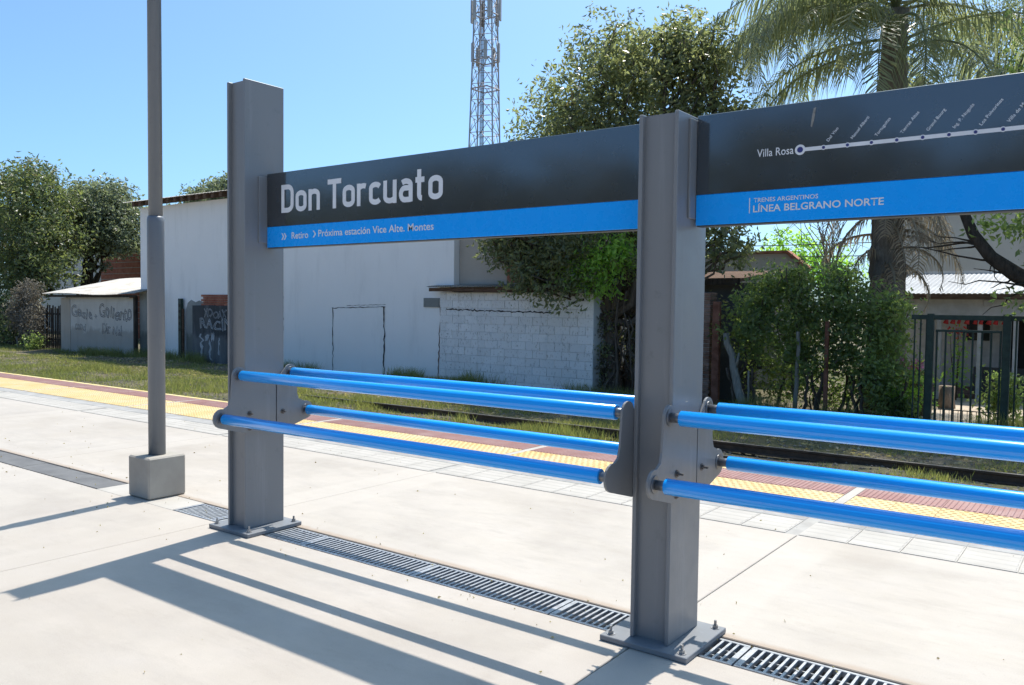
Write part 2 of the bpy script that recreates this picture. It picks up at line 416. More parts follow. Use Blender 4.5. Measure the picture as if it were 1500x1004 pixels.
M['leaf_grey'] = leaf_mat('grey green leaves', (0.070, 0.082, 0.060), (0.092, 0.105, 0.074), (0.125, 0.138, 0.088), 0.38, 0.36, 0.6, None, (1.5, 1.55, 1.1))
M['leaf_lime'] = leaf_mat('fresh lime leaves', (0.130, 0.190, 0.050), (0.160, 0.230, 0.060), (0.200, 0.270, 0.080), 0.50, 0.45, 0.3, None, (1.6, 1.8, 0.8))
M['leaf_hedge'] = leaf_mat('hedge leaves', (0.060, 0.080, 0.044), (0.085, 0.108, 0.054), (0.130, 0.160, 0.066), 0.45, 0.34, 0.6, (0.24, 0.26, 0.12), (1.7, 1.8, 0.95))
M['leaf_dry'] = leaf_mat('dry twiggy leaves', (0.065, 0.060, 0.052), (0.095, 0.088, 0.075), (0.13, 0.12, 0.10), 0.20, 0.7, 0.2, None, (1.2, 1.1, 0.9))
M['leaf_palm'] = leaf_mat('palm leaflets', (0.085, 0.095, 0.058), (0.110, 0.120, 0.070), (0.160, 0.165, 0.085), 0.42, 0.32, 0.7, (0.24, 0.20, 0.13), (1.3, 1.35, 1.0))
M['leaf_palm_dead'] = leaf_mat('dead palm leaflets', (0.12, 0.098, 0.072), (0.17, 0.145, 0.11), (0.23, 0.195, 0.145), 0.25, 0.7, 0.2, None, (1.2, 1.1, 0.9))
M['leaf_mirror'] = leaf_mat('tree leaves behind platform', (0.035, 0.038, 0.028), (0.045, 0.05, 0.034), (0.06, 0.066, 0.042), 0.15)
M['grass'] = leaf_mat('grass blades', (0.078, 0.092, 0.040), (0.108, 0.122, 0.052), (0.165, 0.160, 0.075), 0.38, 0.6, 0.2, (0.32, 0.27, 0.16), (1.4, 1.45, 0.8))
M['litter'] = leaf_mat('fallen leaves', (0.09, 0.068, 0.048), (0.15, 0.12, 0.085), (0.24, 0.20, 0.145), 0.1, 0.8, 0.2)

# ------------------------------------------------------------------ mesh helpers
def tag(o, label=None, cat=None, group=None, kind=None):
    if label: o['label'] = label
    if cat: o['category'] = cat
    if group: o['group'] = group
    if kind: o['kind'] = kind
    return o

def link(name, me, mat, parent=None, loc=None):
    o = bpy.data.objects.new(name, me)
    COL.objects.link(o)
    if mat is not None and not me.materials:
        me.materials.append(mat)
    if parent is not None:
        o.parent = parent
    if loc is not None:
        o.location = loc
    return o

def empty(name, loc=(0, 0, 0), label=None, cat=None, group=None, kind=None, rz=0):
    o = bpy.data.objects.new(name, None)
    o.empty_display_size = 0.2
    COL.objects.link(o)
    o.location = loc
    o.rotation_euler = (0, 0, rz)
    return tag(o, label, cat, group, kind)

def np_mesh(name, verts, faces, smooth=False):
    """verts (N,3); faces (M,k) with constant k"""
    verts = np.asarray(verts, np.float32); faces = np.asarray(faces, np.int32)
    me = bpy.data.meshes.new(name)
    k = faces.shape[1]
    me.vertices.add(len(verts)); me.vertices.foreach_set('co', verts.ravel())
    me.loops.add(faces.size); me.loops.foreach_set('vertex_index', faces.ravel())
    me.polygons.add(len(faces))
    me.polygons.foreach_set('loop_start', np.arange(0, faces.size, k, dtype=np.int32))
    me.polygons.foreach_set('loop_total', np.full(len(faces), k, np.int32))
    me.polygons.foreach_set('use_smooth', np.full(len(faces), smooth, bool))
    me.update(calc_edges=True)
    return me

class MB:
    def __init__(s):
        s.v = []; s.f = []; s.sm = []
    def add(s, vs, fs, smooth=False):
        b = len(s.v)
        s.v += [tuple(x) for x in vs]
        for f in fs:
            s.f.append(tuple(i + b for i in f)); s.sm.append(smooth)
        return s
    def box(s, x0, x1, y0, y1, z0, z1, ch=0.0):
        if ch <= 0:
            v = [(x, y, z) for z in (z0, z1) for y in (y0, y1) for x in (x0, x1)]
            return s.add(v, [(0, 2, 3, 1), (4, 5, 7, 6), (0, 1, 5, 4), (2, 6, 7, 3), (0, 4, 6, 2), (1, 3, 7, 5)])
        # chamfered box
        X = (x0, x1); Y = (y0, y1); Z = (z0, z1)
        vs = []; idx = {}
        for i in (0, 1):
            for j in (0, 1):
                for k in (0, 1):
                    dx = ch if i == 0 else -ch; dy = ch if j == 0 else -ch; dz = ch if k == 0 else -ch
                    idx[(i, j, k, 'x')] = len(vs); vs.append((X[i], Y[j] + dy, Z[k] + dz))
                    idx[(i, j, k, 'y')] = len(vs); vs.append((X[i] + dx, Y[j], Z[k] + dz))
                    idx[(i, j, k, 'z')] = len(vs); vs.append((X[i] + dx, Y[j] + dy, Z[k]))
        fs = []
        for i in (0, 1):
            q = [idx[(i, 0, 0, 'x')], idx[(i, 1, 0, 'x')], idx[(i, 1, 1, 'x')], idx[(i, 0, 1, 'x')]]
            fs.append(q if i else q[::-1])
            q = [idx[(0, i, 0, 'y')], idx[(1, i, 0, 'y')], idx[(1, i, 1, 'y')], idx[(0, i, 1, 'y')]]
            fs.append(q[::-1] if i else q)
            q = [idx[(0, 0, i, 'z')], idx[(1, 0, i, 'z')], idx[(1, 1, i, 'z')], idx[(0, 1, i, 'z')]]
            fs.append(q if i else q[::-1])
        for a in (0, 1):
            for b in (0, 1):
                e = [idx[(a, b, 0, 'x')], idx[(a, b, 1, 'x')], idx[(a, b, 1, 'y')], idx[(a, b, 0, 'y')]]
                fs.append(e if (a == b) else e[::-1])
                e = [idx[(a, 0, b, 'x')], idx[(a, 1, b, 'x')], idx[(a, 1, b, 'z')], idx[(a, 0, b, 'z')]]
                fs.append(e[::-1] if (a == b) else e)
                e = [idx[(0, a, b, 'y')], idx[(1, a, b, 'y')], idx[(1, a, b, 'z')], idx[(0, a, b, 'z')]]
                fs.append(e if (a == b) else e[::-1])
        for i in (0, 1):
            for j in (0, 1):
                for k in (0, 1):
                    t = [idx[(i, j, k, 'x')], idx[(i, j, k, 'y')], idx[(i, j, k, 'z')]]
                    fs.append(t if (i + j + k) % 2 == 1 else t[::-1])
        return s.add(vs, fs)
    def tube(s, pts, radii, seg=8, cap=True, smooth=True, jitter=0.0):
        pts = [Vector(p) for p in pts]
        if not hasattr(radii, '__len__'): radii = [radii] * len(pts)
        b = len(s.v); n = len(pts)
        prev = None
        for i, p in enumerate(pts):
            t = (pts[min(i + 1, n - 1)] - pts[max(i - 1, 0)])
            t = t.normalized() if t.length > 1e-9 else Vector((0, 0, 1))
            if prev is None:
                a = Vector((0, 0, 1)) if abs(t.z) < 0.9 else Vector((1, 0, 0))
                u = t.cross(a).normalized()
            else:
                u = (prev - t * prev.dot(t)).normalized()
            prev = u
            w = t.cross(u)
            for k in range(seg):
                an = 2 * PI * k / seg
                r = radii[i] * (1 + (random.uniform(-jitter, jitter) if jitter else 0))
                s.v.append(tuple(p + (u * math.cos(an) + w * math.sin(an)) * r))
        for i in range(n - 1):
            for k in range(seg):
                k2 = (k + 1) % seg
                s.f.append((b + i * seg + k, b + i * seg + k2, b + (i + 1) * seg + k2, b + (i + 1) * seg + k)); s.sm.append(smooth)
        if cap:
            s.f.append(tuple(b + k for k in range(seg))[::-1]); s.sm.append(False)
            s.f.append(tuple(b + (n - 1) * seg + k for k in range(seg))); s.sm.append(False)
        return s
    def prism(s, poly, axis, a, c):
        """poly: list of 2D points in the two other axes (in order), extruded from a to c along axis"""
        def mk(p, t):
            if axis == 'x': return (t, p[0], p[1])
            if axis == 'y': return (p[0], t, p[1])
            return (p[0], p[1], t)
        n = len(poly)
        vs = [mk(p, a) for p in poly] + [mk(p, c) for p in poly]
        fs = [tuple(range(n))[::-1], tuple(range(n, 2 * n))]
        for i in range(n):
            j = (i + 1) % n
            fs.append((i, j, n + j, n + i))
        return s.add(vs, fs)
    def mesh(s, name):
        me = bpy.data.meshes.new(name)
        me.from_pydata(s.v, [], s.f)
        me.polygons.foreach_set('use_smooth', s.sm)
        bm = bmesh.new(); bm.from_mesh(me)
        bmesh.ops.recalc_face_normals(bm, faces=bm.faces)
        bm.to_mesh(me); bm.free()
        me.update()
        return me
    def build(s, name, mat, parent=None, loc=None):
        return link(name, s.mesh(name), mat, parent, loc)

def copy_tree(o, parent=None):
    c = o.copy(); COL.objects.link(c)
    if parent is not None: c.parent = parent
    for ch in list(o.children):
        copy_tree(ch, c)
    return c

def text_mesh(name, body, mat, parent, x0, x1, z0, cap, y, bold=0.0, rot=0.0, outline=0.0, cap_letter='H', depth=0.0006, xfit=True, shear=0.0, wob=0.0):
    """flat lettering standing in the X-Z plane, facing -Y"""
    def conv(t):
        cu = bpy.data.curves.new('txt', 'FONT')
        cu.body = t
        cu.size = 1.0
        cu.offset = bold
        cu.resolution_u = 3
        cu.shear = shear
        if outline:
            cu.fill_mode = 'NONE'; cu.bevel_depth = outline; cu.bevel_resolution = 0
        else:
            cu.extrude = 0.0
        ob = bpy.data.objects.new('txt', cu); COL.objects.link(ob)
        dg = bpy.context.evaluated_depsgraph_get()
        me = bpy.data.meshes.new_from_object(ob.evaluated_get(dg))
        bpy.data.objects.remove(ob, do_unlink=True)
        n = len(me.vertices)
        a = np.empty(n * 3, np.float32); me.vertices.foreach_get('co', a)
        return me, a.reshape(-1, 3)
    mh, ah = conv(cap_letter)
    ch = ah[:, 1].max()
    bpy.data.meshes.remove(mh)
    me, a = conv(body)
    sz = cap / ch
    wx = a[:, 0].max() - a[:, 0].min()
    sx = (x1 - x0) / wx if xfit else sz
    px = (a[:, 0] - a[:, 0].min()) * sx
    pz = a[:, 1] * sz
    if wob:
        q = px / cap
        px = px + wob * cap * (np.sin(q * 2.1 + pz / cap * 3.0) + 0.6 * np.sin(q * 5.3 + 1.0 + pz / cap * 5))
        pz = pz * (1 + wob * 1.6 * np.sin(q * 1.7 + 0.5)) + wob * cap * (1.3 * np.sin(q * 1.3) + 0.7 * np.sin(q * 4.1 + pz / cap * 2))
    c, s = math.cos(rot), math.sin(rot)
    out = np.stack([x0 + px * c - pz * s, np.full(len(px), y) + (a[:, 2] * sz * 0.3 if outline else 0), z0 + px * s + pz * c], 1).astype(np.float32)
    me.vertices.foreach_set('co', out.ravel())
    me.materials.clear()
    me.update()
    me.name = name
    return link(name, me, mat, parent)

def stroke_text(name, body, mat, parent, x0, x1, z0, cap, y, w=0.150):
    """sign lettering drawn with strokes of even width (engineered sans), in the X-Z plane facing -Y"""
    def A(cx, cz, rx, rz, a0, a1, n=9):
        return [(cx + rx * math.cos(math.radians(a0 + (a1 - a0) * i / n)), cz + rz * math.sin(math.radians(a0 + (a1 - a0) * i / n))) for i in range(n + 1)]
    h = w / 2; X = 0.745
    G = {}
    R = 0.215; W = 0.43          # bowl radius and centreline width of lowercase
    G['o'] = (W + w, [(True, A(R, R, R, R - h, 180, 360) + A(R, X - R, R, R - h, 0, 180))])
    G['n'] = (W + w, [(False, [(0, 0), (0, X)]), (False, [(0, X - R)] + A(R, X - R, R, R - h, 180, 0) + [(W, 0)])])
    G['u'] = (W + w, [(False, [(W, 0), (W, X)]), (False, [(W, R)] + A(R, R, R, R - h, 360, 180) + [(0, X)])])
    G['r'] = (0.30 + w, [(False, [(0, 0), (0, X)]), (False, [(0, X - R)] + A(R, X - R, R, R - h, 180, 55))])
    G['c'] = (W + w - 0.04, [(False, A(R, X - R, R, R - h, 25, 180) + A(R, R, R, R - h, 180, 335))])
    G['a'] = (W + w - 0.01, [(False, [(W, 0), (W, X - R)] + A(R, X - R, R, R - h, 0, 140)), (False, [(W, 0.445), (0.17, 0.445)] + A(0.17, 0.26, 0.17, 0.185, 90, 270) + [(W, 0.075)])])
    G['t'] = (0.30 + w, [(False, [(0.10, 0.98), (0.10, 0.19)] + A(0.10 + 0.115, 0.19, 0.115, 0.19 - h, 180, 275)), (False, [(-0.06, X - h), (0.32, X - h)])])
    G['D'] = (0.52 + w, [(True, [(0, h), (0.27, h)] + A(0.27, 0.29, 0.25, 0.29 - h, 270, 360) + A(0.27, 0.71, 0.25, 0.29 - h, 0, 90) + [(0, 1 - h)])])
    G['T'] = (0.52 + w - 0.04, [(False, [(0.26, 0), (0.26, 1 - h)]), (False, [(-h, 1 - h), (0.52 + h, 1 - h)])])
    polys = []; pen = 0.0; k = 0
    for ch in body:
        if ch == ' ':
            pen += 0.30; continue
        adv, strokes = G[ch]
        for closed, pts in strokes:
            p = [pts[0]]
            for q in pts[1:]:
                if math.hypot(q[0] - p[-1][0], q[1] - p[-1][1]) > 1e-4: p.append(q)
            if closed and math.hypot(p[0][0] - p[-1][0], p[0][1] - p[-1][1]) < 1e-4: p.pop()
            n = len(p); L = []; Rr = []
            for i in range(n):
                a = p[i - 1] if (i > 0 or closed) else None
                b = p[(i + 1) % n] if (i < n - 1 or closed) else None
                ds = []
                for u, v in ((a, p[i]), (p[i], b)):
                    if u is None or v is None: continue
                    d = (v[0] - u[0], v[1] - u[1]); l = math.hypot(*d); ds.append((d[0] / l, d[1] / l))
                if len(ds) == 1: nx_, nz_ = -ds[0][1], ds[0][0]; m_ = 1
                else:
                    tx, tz = ds[0][0] + ds[1][0], ds[0][1] + ds[1][1]; l = math.hypot(tx, tz) or 1
                    nx_, nz_ = -tz / l, tx / l
                    m_ = 1 / max(0.35, nx_ * -ds[0][1] + nz_ * ds[0][0])
                L.append((p[i][0] + nx_ * h * m_, p[i][1] + nz_ * h * m_)); Rr.append((p[i][0] - nx_ * h * m_, p[i][1] - nz_ * h * m_))
            polys.append((pen + h, L, Rr, closed, k)); k += 1
        pen += adv + 0.105
    tot = pen - 0.105
    sx = (x1 - x0) / tot
    per = {}
    for off, L, Rr, closed, k in polys:
        n = len(L); yy = y - 0.0002 * (k % 3)
        vs_ = [(x0 + (off + q[0]) * sx, yy, z0 + q[1] * cap) for q in L] + [(x0 + (off + q[0]) * sx, yy, z0 + q[1] * cap) for q in Rr]
        fs_ = [(i, (i + 1) % n, n + (i + 1) % n, n + i) for i in range(n if closed else n - 1)]
        per.setdefault(off, MB()).add(vs_, fs_)
    for off in per:
        per[off].build(name, mat, parent)

def leaves_mesh(name, c, size, elong=2.0, droop=0.3, flat=None, fold=0.18, out=None):
    """c (N,3) leaf centres; one folded rhomb per leaf (an island of two triangles' worth of quads)"""
    n = len(c)
    d = rng.normal(size=(n, 3)); d[:, 2] -= droop
    d /= np.linalg.norm(d, axis=1, keepdims=True)
    r = rng.normal(size=(n, 3))
    if flat is not None:
        d[:, 2] *= flat; d /= np.linalg.norm(d, axis=1, keepdims=True)
        r = np.cross(d, np.array([0, 0, 1.0])) + rng.normal(size=(n, 3)) * 0.25
    if out is not None:
        nrm = out * 0.6 + rng.normal(size=(n, 3)) * 0.7 + np.array([0, 0, 0.35])
        nrm /= np.linalg.norm(nrm, axis=1, keepdims=True) + 1e-9
        d = d - nrm * (d * nrm).sum(1, keepdims=True); d /= np.linalg.norm(d, axis=1, keepdims=True) + 1e-9
        r = nrm
    s = np.cross(d, r); s /= np.linalg.norm(s, axis=1, keepdims=True) + 1e-9
    nn = np.cross(d, s)
    L = (size * rng.uniform(0.5, 1.45, n))[:, None]
    w = L / elong
    v = np.empty((n, 4, 3), np.float32)
    v[:, 0] = c - d * L * 0.5
    v[:, 1] = c + s * w * 0.5 + nn * L * fold * 0.5 - d * L * 0.05
    v[:, 2] = c + d * L * 0.5 - nn * L * fold
    v[:, 3] = c - s * w * 0.5 + nn * L * fold * 0.5 - d * L * 0.05
    f = np.arange(n * 4, dtype=np.int32).reshape(n, 4)
    tri = np.concatenate([f[:, [0, 1, 2]], f[:, [0, 2, 3]]])
    return np_mesh(name, v.reshape(-1, 3), tri)

def blob_points(blobs, n_tuft, per, tuft_r, shell=0.55):
    """tufts spread through ellipsoidal blobs, biased to their outside; returns leaf centres"""
    vol = np.array([b[3] * b[4] * b[5] for b in blobs]) ** 0.75
    cnt = np.maximum(1, (n_tuft * vol / vol.sum()).astype(int))
    out = []; dirs = []
    for b, k in zip(blobs, cnt):
        d = rng.normal(size=(k, 3)); d /= np.linalg.norm(d, axis=1, keepdims=True)
        rad = 1 - shell * rng.random(k) ** 1.6
        rad *= 1 + 0.10 * np.clip(rng.normal(size=k), -2, 1.2)
        p = np.array(b[:3]) + d * rad[:, None] * np.array(b[3:6])
        out.append(p); dirs.append(d)
    t = np.concatenate(out); dirs = np.concatenate(dirs)
    m = rng.integers(int(per * 0.5), int(per * 1.5) + 1, len(t))
    idx = np.repeat(np.arange(len(t)), m)
    tr = tuft_r * rng.uniform(0.6, 1.4, len(t))
    return t[idx] + np.clip(rng.normal(size=(len(idx), 3)), -1.5, 1.5) * tr[idx][:, None] * np.array([1, 1, 0.75]), dirs[idx]

def branchy(mb, p0, p1, r0, r1, n=5, wob=0.1, seg=7):
    p0 = Vector(p0); p1 = Vector(p1); L = (p1 - p0).length
    pts = []; rs = []
    for i in range(n + 1):
        t = i / n
        p = p0.lerp(p1, t)
        if 0 < i < n:
            p += Vector((random.gauss(0, 1), random.gauss(0, 1), random.gauss(0, 0.6))) * wob * L * 0.2
        pts.append(p); rs.append(r0 + (r1 - r0) * t)
    mb.tube(pts, rs, seg)
    return pts

def make_tree(name, base, blobs, label, group, leafmat, bark, n_tuft, per, leaf, tuft_r, trunk_r=0.2, fork_z=2.0, stems=1, elong=2.0, extra=None, droop=0.3, limbs=True, cat='tree', shell=0.55):
    root = empty(name, base, label, cat, group)
    b = Vector(base)
    mb = MB()
    for s in range(stems):
        off = Vector((random.uniform(-1, 1), random.uniform(-1, 1), 0)) * (0.35 if stems > 1 else 0)
        top = Vector((off.x * 1.6, off.y * 1.6, fork_z))
        branchy(mb, off + Vector((0, 0, -0.1)), top, trunk_r, trunk_r * 0.7, 6, 0.12, 9)
        if limbs:
            for i, bl in enumerate(blobs):
                if stems > 1 and i % stems != s: continue
                c = Vector(bl[:3]) - b
                pts = branchy(mb, top - Vector((0, 0, 0.2)), c, trunk_r * 0.5, trunk_r * 0.12, 6, 0.25, 6)
                for j in range(5):
                    dr = Vector((random.gauss(0, 1), random.gauss(0, 1), random.gauss(0.2, 0.8))).normalized()
                    e = c + Vector((dr.x * bl[3], dr.y * bl[4], dr.z * bl[5])) * 0.85
                    branchy(mb, pts[random.randint(3, 5)], e, trunk_r * 0.18, 0.012, 4, 0.3, 5)
    mb.build('trunk', bark, root)
    pts = blob_points([(bl[0] - b.x, bl[1] - b.y, bl[2] - b.z) + tuple(bl[3:6]) for bl in blobs], n_tuft, per, tuft_r, shell)
    link('crown', leaves_mesh('crown', pts[0], leaf, elong, droop, out=pts[1]), leafmat, root)
    if extra:
        for (nm, bl, nt_, per_, mat, lf) in extra:
            pts = blob_points([(q[0] - b.x, q[1] - b.y, q[2] - b.z) + tuple(q[3:6]) for q in bl], nt_, per_, tuft_r)
            link(nm, leaves_mesh(nm, pts[0], lf, elong, droop, out=pts[1]), mat, root)
    return root

GZ = -0.36          # ground level beside the platform

#=================================================================== GROUND
def ground_height(x, y):
    h = GZ + 0.03 * np.sin(x * 0.9 + 1.3 * np.sin(y * 0.7)) * np.sin(y * 1.1 + 0.5) + 0.02 * np.sin(x * 2.7 + y * 1.9)
    t_ = np.clip((-4.5 - x) / 5.0, 0, 1); t_ = t_ * t_ * (3 - 2 * t_)
    h = h + 0.165 * t_ * np.clip((10.5 - y) / 2.5, 0, 1)
    h = h + 0.10 * np.exp(-((y - 11.2) / 1.0) ** 2) * (0.5 + 0.5 * np.sin(x * 0.55))
    return h
xs = np.concatenate([np.linspace(-900, -70, 24)[:-1], np.arange(-70, 24, 0.3), np.linspace(24, 500, 18)])
ys = np.concatenate([np.linspace(-300, -8, 14)[:-1], np.linspace(-8, 4, 5)[:-1], np.arange(4, 14, 0.2), np.linspace(14, 40, 14), np.linspace(44, 900, 20)])
GX, GY = np.meshgrid(xs, ys)
near = ((GY > 3.9) & (GY < 14.2) & (GX > -71) & (GX < 24))
GH = np.where(near, ground_height(GX, GY), GZ)
vv = np.stack([GX, GY, GH], -1).reshape(-1, 3)
nx = len(xs); ny = len(ys)
ii = (np.arange(ny - 1)[:, None] * nx + np.arange(nx - 1)[None, :]).ravel()
ff = np.stack([ii, ii + 1, ii + nx + 1, ii + nx], 1)
g = link('ground', np_mesh('ground', vv, ff, True), M['ground'])
tag(g, 'bare soil and grass beside the railway track', None, None, 'structure')

#=================================================================== PLATFORM
PX0, PX1 = -70.0, 14.0
platform = empty('platform', (0, 0, 0), 'pale concrete station platform with drain and tactile edge', None, None, 'structure')
mb = MB()
mb.box(PX0, PX1, -9.0, -0.115, -0.8, -0.10)
mb.box(PX0, PX1, 0.175, 4.30, -0.8, -0.10)
mb.box(PX0, PX1, -0.115, 0.175, -0.8, -0.22)
mb.build('foundation', M['concrete_side'], platform)
mb = MB().box(PX0, PX1, 2.255, 4.32, -0.10, -0.006)
mb.build('mortar_bed', M['mortar'], platform)
mb = MB().box(PX0, PX1, -0.113, -0.103, -0.22, -0.012).box(PX0, PX1, 0.163, 0.173, -0.22, -0.012)
mb.box(PX0, PX1, -0.103, 0.163, -0.22, -0.085)
mb.build('drain_channel', M['channel'], platform)
SL = 3.45; SJ = 3.14
def slab_mesh(hx, hy):
    return MB().box(-hx, hx, -hy, hy, -0.10, 0.0, 0.004).mesh('slab')
near_me = slab_mesh(SL / 2 - 0.003, 1.7)
far_me = slab_mesh(SL / 2 - 0.003, 1.035)
for i in range(-21, 4):
    cx = SJ - SL / 2 + SL * i
    for j in range(2):
        link('slab', near_me, M['slab_near'], platform, (cx, -0.117 - 1.7 - j * 3.405, 0))
    link('slab', far_me, M['slab_far'], platform, (cx, 0.177 + 1.035, 0))
mb = MB().box(PX0, PX1, -9.0, -6.93, -0.10, -0.003)
mb.build('rear_strip', M['slab_near'], platform)
# concrete plug of the drain under the lamp
MB().box(-2.045, -0.905, -0.112, 0.172, -0.10, -0.002, 0.003).build('drain_plug', M['tile_white'], platform)

# tactile and guide tiles (ten to a bay, bays parted by a light joint)
def ribbed(w, d, n, along_x, rib, gap_fill=0.5):
    m = MB().box(-w / 2, w / 2, -d / 2, d / 2, -0.022, 0.0)
    for k in range(n):
        if along_x:
            y = -d / 2 + d * (k + 0.5) / n; h = d / n * gap_fill / 2
            q = [(-w / 2 + 0.008, y - h, 0), (w / 2 - 0.008, y - h, 0), (w / 2 - 0.008, y + h, 0), (-w / 2 + 0.008, y + h, 0)]
            e = h * 0.35
            p = [(-w / 2 + 0.012, y - h + e, rib), (w / 2 - 0.012, y - h + e, rib), (w / 2 - 0.012, y + h - e, rib), (-w / 2 + 0.012, y + h - e, rib)]
        else:
            x = -w / 2 + w * (k + 0.5) / n; h = w / n * gap_fill / 2; e = h * 0.35
            q = [(x - h, -d / 2 + 0.006, 0), (x + h, -d / 2 + 0.006, 0), (x + h, d / 2 - 0.006, 0), (x - h, d / 2 - 0.006, 0)]
            p = [(x - h + e, -d / 2 + 0.01, rib), (x + h - e, -d / 2 + 0.01, rib), (x + h - e, d / 2 - 0.01, rib), (x - h + e, d / 2 - 0.01, rib)]
        m.add(q + p, [(4, 5, 6, 7), (0, 1, 5, 4), (1, 2, 6, 5), (2, 3, 7, 6), (3, 0, 4, 7)])
    return m
TP = 0.336
guide_me = ribbed(TP - 0.006, 0.43, 4, True, 0.004, 0.82).mesh('guide_tile')
grey_me = MB().box(-TP / 2 + 0.003, TP / 2 - 0.003, -0.122, 0.122, -0.022, 0.0, 0.002).mesh('edge_tile')
red_me = ribbed(TP - 0.004, 0.43, 8, False, 0.006, 0.55).mesh('ribbed_tile')
ym = MB().box(-TP / 2 + 0.002, TP / 2 - 0.002, -0.209, 0.209, -0.022, 0.0)
for r in range(7):
    for c in range(5):
        x = -TP / 2 + TP * (c + (0.30 if r % 2 else 0.70)) / 5
        y = -0.209 + 0.418 * (r + 0.5) / 7
        a, bq = 0.019, 0.011
        ym.add([(x - a, y - bq, 0), (x + a, y - bq, 0), (x + a, y + bq, 0), (x - a, y + bq, 0),
                (x - a * .7, y - bq * .5, .006), (x + a * .7, y - bq * .5, .006), (x + a * .7, y + bq * .5, .006), (x - a * .7, y + bq * .5, .006)],
               [(4, 5, 6, 7), (0, 1, 5, 4), (1, 2, 6, 5), (2, 3, 7, 6), (3, 0, 4, 7)])
yel_me = ym.mesh('tactile_tile')
NEAR0 = -8
for bay in range(NEAR0, 2):
    bx = SJ - 0.045 + SL * bay
    for k in range(10):
        x = bx + 0.045 + TP * (k + 0.5)
        link('guide_tile', guide_me, M['tile_white'], platform, (x, 2.485, -0.001))
        link('edge_tile', grey_me, M['tile_grey'], platform, (x, 2.845, -0.003))
        link('tactile_tile', yel_me, M['tile_yellow'], platform, (x, 3.190, 0.0))
        link('tactile_tile', yel_me, M['tile_yellow'], platform, (x, 3.612, 0.0))
        link('ribbed_tile', red_me, M['tile_red'], platform, (x, 4.045, 0.0))
    MB().box(bx - 0.04, bx + 0.04, 2.985, 4.262, -0.022, -0.001).build('joint_strip', M['tile_white'], platform)
xf = SJ - 0.045 + SL * NEAR0 - 0.05
MB().box(PX0, xf, 2.26, 2.71, -0.022, 0.001).build('guide_tile', M['tile_white'], platform)
MB().box(PX0, xf, 2.72, 2.97, -0.022, -0.002).build('edge_tile', M['tile_grey'], platform)
MB().box(PX0, xf, 2.98, 3.82, -0.022, 0.002).build('tactile_tile', M['tile_yellow'], platform)
MB().box(PX0, xf, 3.83, 4.262, -0.022, 0.001).build('ribbed_tile', M['tile_red'], platform)
mb = MB().box(PX0, PX1, 4.268, 4.36, -0.16, 0.004, 0.008)
mb.build('edge_kerb', M['edge_yellow'], platform)

#=================================================================== DRAIN GRATINGS
gx_edges = [(-0.90, -0.41), (-0.40, 0.59), (0.60, 1.59), (1.60, 2.59), (2.60, 3.59), (3.60, 4.59), (4.60, 5.59), (5.60, 6.59)]
grate_lab = ['short steel drain grating between lamp block and tall post', 'steel drain grating passing under the tall left post',
             'steel drain grating just right of the tall post foot', 'steel drain grating midway between the two posts',
             'steel drain grating left of the right post foot', 'steel drain grating just right of the right post foot',
             'steel drain grating at the bottom right corner', 'steel drain grating farthest right along the drain']
for (x0, x1), lb in zip(gx_edges, grate_lab):
    L = x1 - x0
    gr = empty('drain_grating', (x0, 0.03, 0), lb, 'grating', 'steel gratings along the drain')
    m = MB().box(0, L, -0.130, -0.112, -0.03, -0.003, 0.002).box(0, L, 0.112, 0.130, -0.03, -0.003, 0.002)
    m.box(0, 0.028, -0.112, 0.112, -0.03, -0.003).box(L - 0.028, L, -0.112, 0.112, -0.03, -0.004)
    m.box(0.028, L - 0.028, -0.045, -0.039, -0.03, -0.020).box(0.028, L - 0.028, 0.039, 0.045, -0.03, -0.020)
    m.build('frame', M['galv'], gr)
    bar = MB().box(-0.0065, 0.0065, -0.112, 0.112, -0.028, -0.004, 0.001).mesh('bar')
    n = int(round((L - 0.04) / 0.0385))
    for k in range(1, n):
        link('bar', bar, M['galv'], gr, (0.02 + (L - 0.04) * k / n, 0, 0))
cov = MB().box(-0.247, 0.247, -0.128, 0.128, -0.03, -0.002, 0.003).mesh('drain_cover')
ords = ['nearest', 'second from', 'third from', 'fourth from', 'fifth from', 'sixth from', 'seventh from', 'eighth from', 'ninth from']
for k in range(9):
    o = link('drain_cover', cov, M['cover'], None, (-2.30 - 0.5 * k, 0.03, -0.001 * (k % 3)))
    tag(o, 'grey drain cover plate %s the lamp block' % ords[k], 'drain cover', 'drain cover plates left of the lamp')
MB().box(PX0, -6.56, -0.10, 0.16, -0.03, -0.003).build('drain_lid', M['cover'], platform)

#=================================================================== SIGN POSTS
PD = 3.2095; PB = 0.328; PH = 0.200
S0, S1, S2 = 1.9886, 2.1307, 2.4983
ZU, ZL, YU, YL = 1.104, 0.820, 0.215, 0.354

def arc(cx, cz, r, a0, a1, n=8):
    return [(cx + r * math.cos(math.radians(a0 + (a1 - a0) * i / n)), cz + r * math.sin(math.radians(a0 + (a1 - a0) * i / n))) for i in range(n + 1)]

def bracket_front():
    p = arc(-YU, ZU, 0.058, 15, 165)
    p += [(-0.285, 0.95), (-0.30, 0.905)]
    p += arc(-YL, ZL, 0.066, 75, 250)
    p += [(-0.165, 0.700), (0.085, 0.700), (0.085, 1.06), (-0.12, 1.085)]
    return p
def bracket_back():
    p = [(0.095, 1.06)] + arc(YU, ZU, 0.058, 150, 10)
    p += [(0.272, 0.95), (0.29, 0.905)]
    p += arc(YL, ZL, 0.066, 100, -70)
    p += [(0.18, 0.700), (0.095, 0.700)]
    return p

